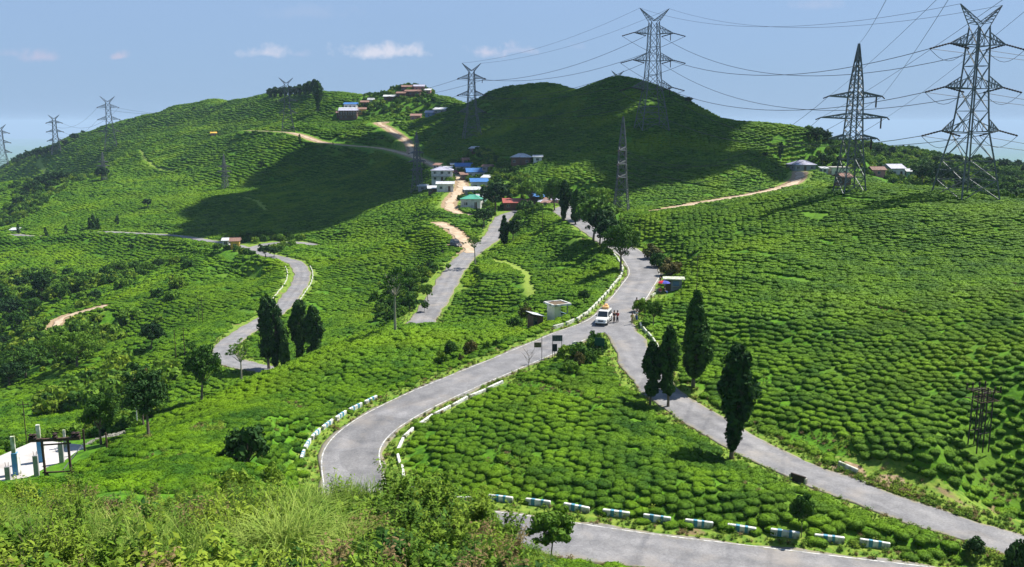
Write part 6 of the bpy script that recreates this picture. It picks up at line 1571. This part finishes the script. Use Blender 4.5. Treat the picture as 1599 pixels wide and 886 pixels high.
# ================================================================= foreground undergrowth
def blades_mesh(name, seed, nb, length, spread, width, m='grass', seg=4):
    r = np.random.default_rng(seed); V = []; F = []
    for i in range(nb):
        a = r.random()*6.283; L = length*(.35+.75*r.random()); out = spread*(.15+r.random())
        b0 = np.array([r.normal(0,.13*length), r.normal(0,.13*length), 0]); d = np.array([math.cos(a), math.sin(a), 0]); s = np.array([-d[1], d[0], 0])
        base = len(V)
        for k in range(seg+1):
            t = k/seg; h = L*(t - .45*out*t*t*t); x = L*out*t*t*.75
            w = width*(1-t**1.5)+.001
            c = b0 + d*x + np.array([0,0,h]); V += [c-s*w/2, c+s*w/2]
        for k in range(seg): F.append((base+2*k, base+2*k+1, base+2*k+3, base+2*k+2))
    return np_mesh(name, np.array(V), np.array(F), M[m])
def weed_mesh(name, seed, m, h=1.2, stems=9, leaves=20, ls=.075, w=.55, asp=2.3):
    r = np.random.default_rng(seed); cen = []; nor = []; sb = MB()
    for i in range(stems):
        a = r.random()*6.283; o = w*(.2+.8*r.random()); hh = h*(.6+.5*r.random())
        p0 = np.array([r.normal(0,.06), r.normal(0,.06), 0]); p1 = np.array([math.cos(a)*o*.5, math.sin(a)*o*.5, hh*.6]); p2 = np.array([math.cos(a)*o, math.sin(a)*o, hh])
        sb.tube([p0, p1, p2], [.011,.008,.003], 4, False)
        for k in range(leaves):
            t = .25+.75*(k+r.random())/leaves
            c = (1-t)**2*p0 + 2*t*(1-t)*p1 + t*t*p2
            b = r.random()*6.283; q = np.array([math.cos(b), math.sin(b), .35])
            cen.append(c + q*(.04+.09*r.random())); nor.append(np.array([q[0]*.5, q[1]*.5, 1.0]))
    nor = np.array(nor); nor /= np.linalg.norm(nor, axis=1)[:,None]
    V, F = cards(np.array(cen), nor, ls, r, asp, .45, .12)
    SV = np.array([tuple(p) for p in sb.v]); SF = np.array(sb.f)
    V2 = np.vstack([V, SV]); F2 = np.vstack([F, SF+len(V)])
    return np_mesh(name, V2, F2, [M[m], M['stem']], np.r_[np.zeros(len(F)), np.ones(len(SF))])
def fern_mesh(name, seed, m='scrub', L=.7, nf=9):
    r = np.random.default_rng(seed); V = []; F = []
    for i in range(nf):
        a = i*6.283/nf + r.normal(0,.2); d = np.array([math.cos(a), math.sin(a), 0]); s = np.array([-d[1], d[0], 0]); l = L*(.7+.5*r.random())
        for k in range(2, 13):
            t = k/13; c = d*l*t + np.array([0,0,l*(.75*t-.62*t*t)+.1]); wl = .26*l*math.sin(math.pi*min(1, t*1.05+.05))
            for sg in (-1, 1):
                b = len(V); tip = c + sg*s*wl + d*wl*.35 - np.array([0,0,.03])
                V += [c - d*.022, c + sg*s*wl*.4 - d*.02, tip, c + sg*s*wl*.4 + d*.035]; F.append((b,b+1,b+2,b+3))
    return np_mesh(name, np.array(V), np.array(F), M[m])
UG = [weed_mesh('leafy_weed', 1, 'scrub', 1.1), weed_mesh('leafy_weed', 2, 'scrub', .8, 12, 16, .06), weed_mesh('broad_weed', 3, 'scrub', .9, 9, 16, .085, .5, 1.6),
      weed_mesh('dry_weed', 4, 'scrub_dry', 1.0, 10, 18, .045, .4, 2.6), blades_mesh('grass_tuft', 5, 70, .75, .8, .016), blades_mesh('tall_grass', 6, 120, 1.5, .95, .02),
      fern_mesh('fern', 7), weed_mesh('dark_weed', 8, 'leaf', 1.2, 9, 20, .085), weed_mesh('fine_weed', 9, 'scrub', 1.3, 14, 26, .040, .45, 3), weed_mesh('light_weed', 10, 'leaf_light', .8, 10, 20, .06, .45, 2.0),
      weed_mesh('red_weed', 11, 'scrub_dry', 1.1, 12, 22, .045, .45, 2.2), blades_mesh('pale_grass', 12, 90, 1.4, 1.1, .03, 'grass_pale', 5)]
CL = []
def plant(me, nm, u, vb, s, label, group, cat, Y=None, part='foliage'):
    p = hit(u, vb); CL.append((p[0], p[1], s))
    o = link(nm, me); o.location = (p[0], p[1], p[2]-.05); o.rotation_euler = (0,0,random.random()*6.28); o.scale = (s,)*3
    tag(o, label, cat, group); return o
BIGG = [blades_mesh('grass_clump', 31+k, 300, 2.2, 1.6, .036, m='grass_pale', seg=6) for k in range(2)]
for k, (u, v, s, lb) in enumerate([(455,884,1.0,'large arching clump of long grass at the bottom of the bank'),(500,868,.95,'arching grass clump just right of the largest one'),(415,882,.8,'arching grass clump left of the largest one'),(470,822,.9,'long grass clump with feathery tips at the bank crest'),(330,884,.7,'shorter grass clump at the bottom, in front of the shrubs'),(540,880,.75,'ragged grass clump at the lower middle of the bank'),(262,850,.6,'small yellow green grass clump on the left bank')]):
    plant(BIGG[k%2], 'grass_clump', u, v, s, lb, 'long grass clumps on the bank', 'grass clump')
n = 15500
ux = rng.uniform(-36, 26, n); uy = 7 + 52*rng.random(n)**.9
ok = np.abs(ux) < uy*.60+2.5
ok &= ~((ux > 2.5+.0*uy) & (uy > 34)) & ~((uy > 47) & (ux < -19))
for (cx_, cy2, cs_) in CL: ok &= ~((np.abs(ux-cx_*uy/cy2) < .55*cs_) & (uy > cy2-2.6) & (uy < cy2+.5))
ux, uy = ux[ok], uy[ok]
uz, ud, _ = ground(ux, uy, True)
pn = np.sin(ux*.42+1.5*np.sin(uy*.31))*np.cos(uy*.37+ux*.13)
k2 = (ud > .7) & ~((uy > 46) & (ux < -12) & (rng.random(len(ux)) < .7))
k2 &= rng.random(len(ux)) < np.clip(1.45 - (uy-10)/60, .35, 1)
ux, uy, uz, pn = ux[k2], uy[k2], uz[k2], pn[k2]
q = rng.random(len(ux)); uv = np.zeros(len(ux), int)
choose = lambda opts: np.array(opts)[rng.integers(0, len(opts), len(ux))]
uv = np.where(pn > .55, choose([4,5,5,11,8,9,11]), np.where(pn > .1, choose([0,1,8,0,9,2,4]), np.where(pn > -.45, choose([0,7,1,2,8,6,10,2,1]), choose([3,10,8,1,2,0,4,1,7]))))
us = .5+.75*rng.random(len(ux))**1.3; us *= np.where(uy < 14, .8, 1.0)
scatter('undergrowth', np.column_stack([ux, uy, uz-.04]), rng.random(len(ux))*6.28, us, uv, UG, 'tangled weeds, ferns and grass on the bank in the foreground', 'undergrowth')
print('under', len(ux))
SH = [weed_mesh('foliage', 41, 'scrub', 1.7, 26, 40, .065, .9), weed_mesh('foliage', 42, 'scrub', 1.8, 26, 40, .070, .9), weed_mesh('foliage', 43, 'leaf_light', 1.5, 18, 26, .12, .8, 1.9), weed_mesh('foliage', 44, 'leaf_red', 1.5, 18, 30, .07, .8)]
for k, (u, v, s, t, lb) in enumerate([(560,800,1.0,0,'leafy shrub hiding the bottom of the road bend'),(620,805,1.0,1,'dark green shrub right of the road bend'),(680,815,1.1,0,'yellow green shrub on the bank before the bottom road'),(745,835,1.0,0,'shrub at the right end of the bank by the road'),(790,860,.9,1,'low shrub just left of the young tree'),(640,860,1.0,0,'tangled shrub in the middle of the lower bank'),(700,884,1.0,1,'shrub at the bottom edge left of the young tree'),(580,884,.9,3,'brownish shrub at the bottom edge'),(320,800,.9,2,'fresh green shrub at the left bank crest'),(240,790,.9,3,'reddish brown shrub on the left bank crest'),(120,785,1.0,0,'wide shrub below the steel pole frame'),(40,795,1.0,1,'dark shrub below the blue pillars'),(110,870,.8,1,'round dark shrub at the lower left'),(20,884,.8,2,'bright big leaved plant in the lower left corner'),(190,830,.8,3,'dry reddish shrub on the left bank'),(380,800,.9,1,'dark leafy shrub behind the long grass'),(830,884,.9,0,'low shrub under the young tree')]):
    plant(SH[t], 'shrub', u, v, s, lb, 'shrubs on the foreground bank', 'shrub')
# roadside grass
gx, gy = [], []
for key in ('main','branch','valley','bend'):
    L = ROADS[key]['line']; N, T = normals2(L); w = ROADS[key]['w']/2
    sel = np.where(L[:,1] < 175)[0]
    for i in sel:
        for sg in (-1, 1):
            for _ in range(11 if L[i,1] < 110 else 6):
                d = w - .10 + abs(rng.normal(0, 1.2)); gx.append(L[i,0]+N[i,0]*sg*d+rng.normal(0,.4)); gy.append(L[i,1]+N[i,1]*sg*d+rng.normal(0,.4))
for _ in range(2600):
    u = rng.uniform(1310,1570); v = 715+(u-1310)*.40+rng.uniform(-5,45); p = P(u, v, 74)
    gx.append(p[0]+rng.normal(0,1)); gy.append(p[1]-(v-760)*.15+rng.normal(0,1.5))
gx, gy = np.r_[np.array(gx), gapx+rng.normal(0,.55,len(gapx))], np.r_[np.array(gy), gapy+rng.normal(0,.55,len(gapy))]; gz, gd, _ = ground(gx, gy, True); kk = gd > -.10
gx, gy, gz = gx[kk], gy[kk], gz[kk]
VG = [blades_mesh('verge_tuft', 51, 26, .30, .9, .03, seg=2), blades_mesh('verge_tuft', 52, 26, .22, 1.1, .035, seg=2), weed_mesh('verge_weed', 53, 'scrub', .30, 6, 8, .06, .25), weed_mesh('verge_weed', 54, 'scrub_dry', .28, 6, 8, .05, .25)]
scatter('verge_grass', np.column_stack([gx, gy, gz-.02]), rng.random(len(gx))*6.28, .7+.7*rng.random(len(gx)), rng.choice([0,0,0,1,1,1,2,2,3], len(gx)), VG, 'short bright grass and weeds along the road edges', 'grass')
print('verge', len(gx))
def add_haze(dens=0.00008):
    m = bpy.data.materials.new('haze'); n, l = nodes(m)
    n.remove(n['Principled BSDF'])
    v = n.new('ShaderNodeVolumePrincipled'); v.inputs['Color'].default_value = (0.56,0.77,1.0,1); v.inputs['Density'].default_value = dens
    v.inputs['Anisotropy'].default_value = 0.0
    l.new(v.outputs[0], n['Material Output'].inputs['Volume'])
    b = MB(); b.box(-34000, 34000, -300, 33000, -1400, CAMZ+62)
    o = b.build('haze', m); tag(o, kind='stuff')
add_haze()
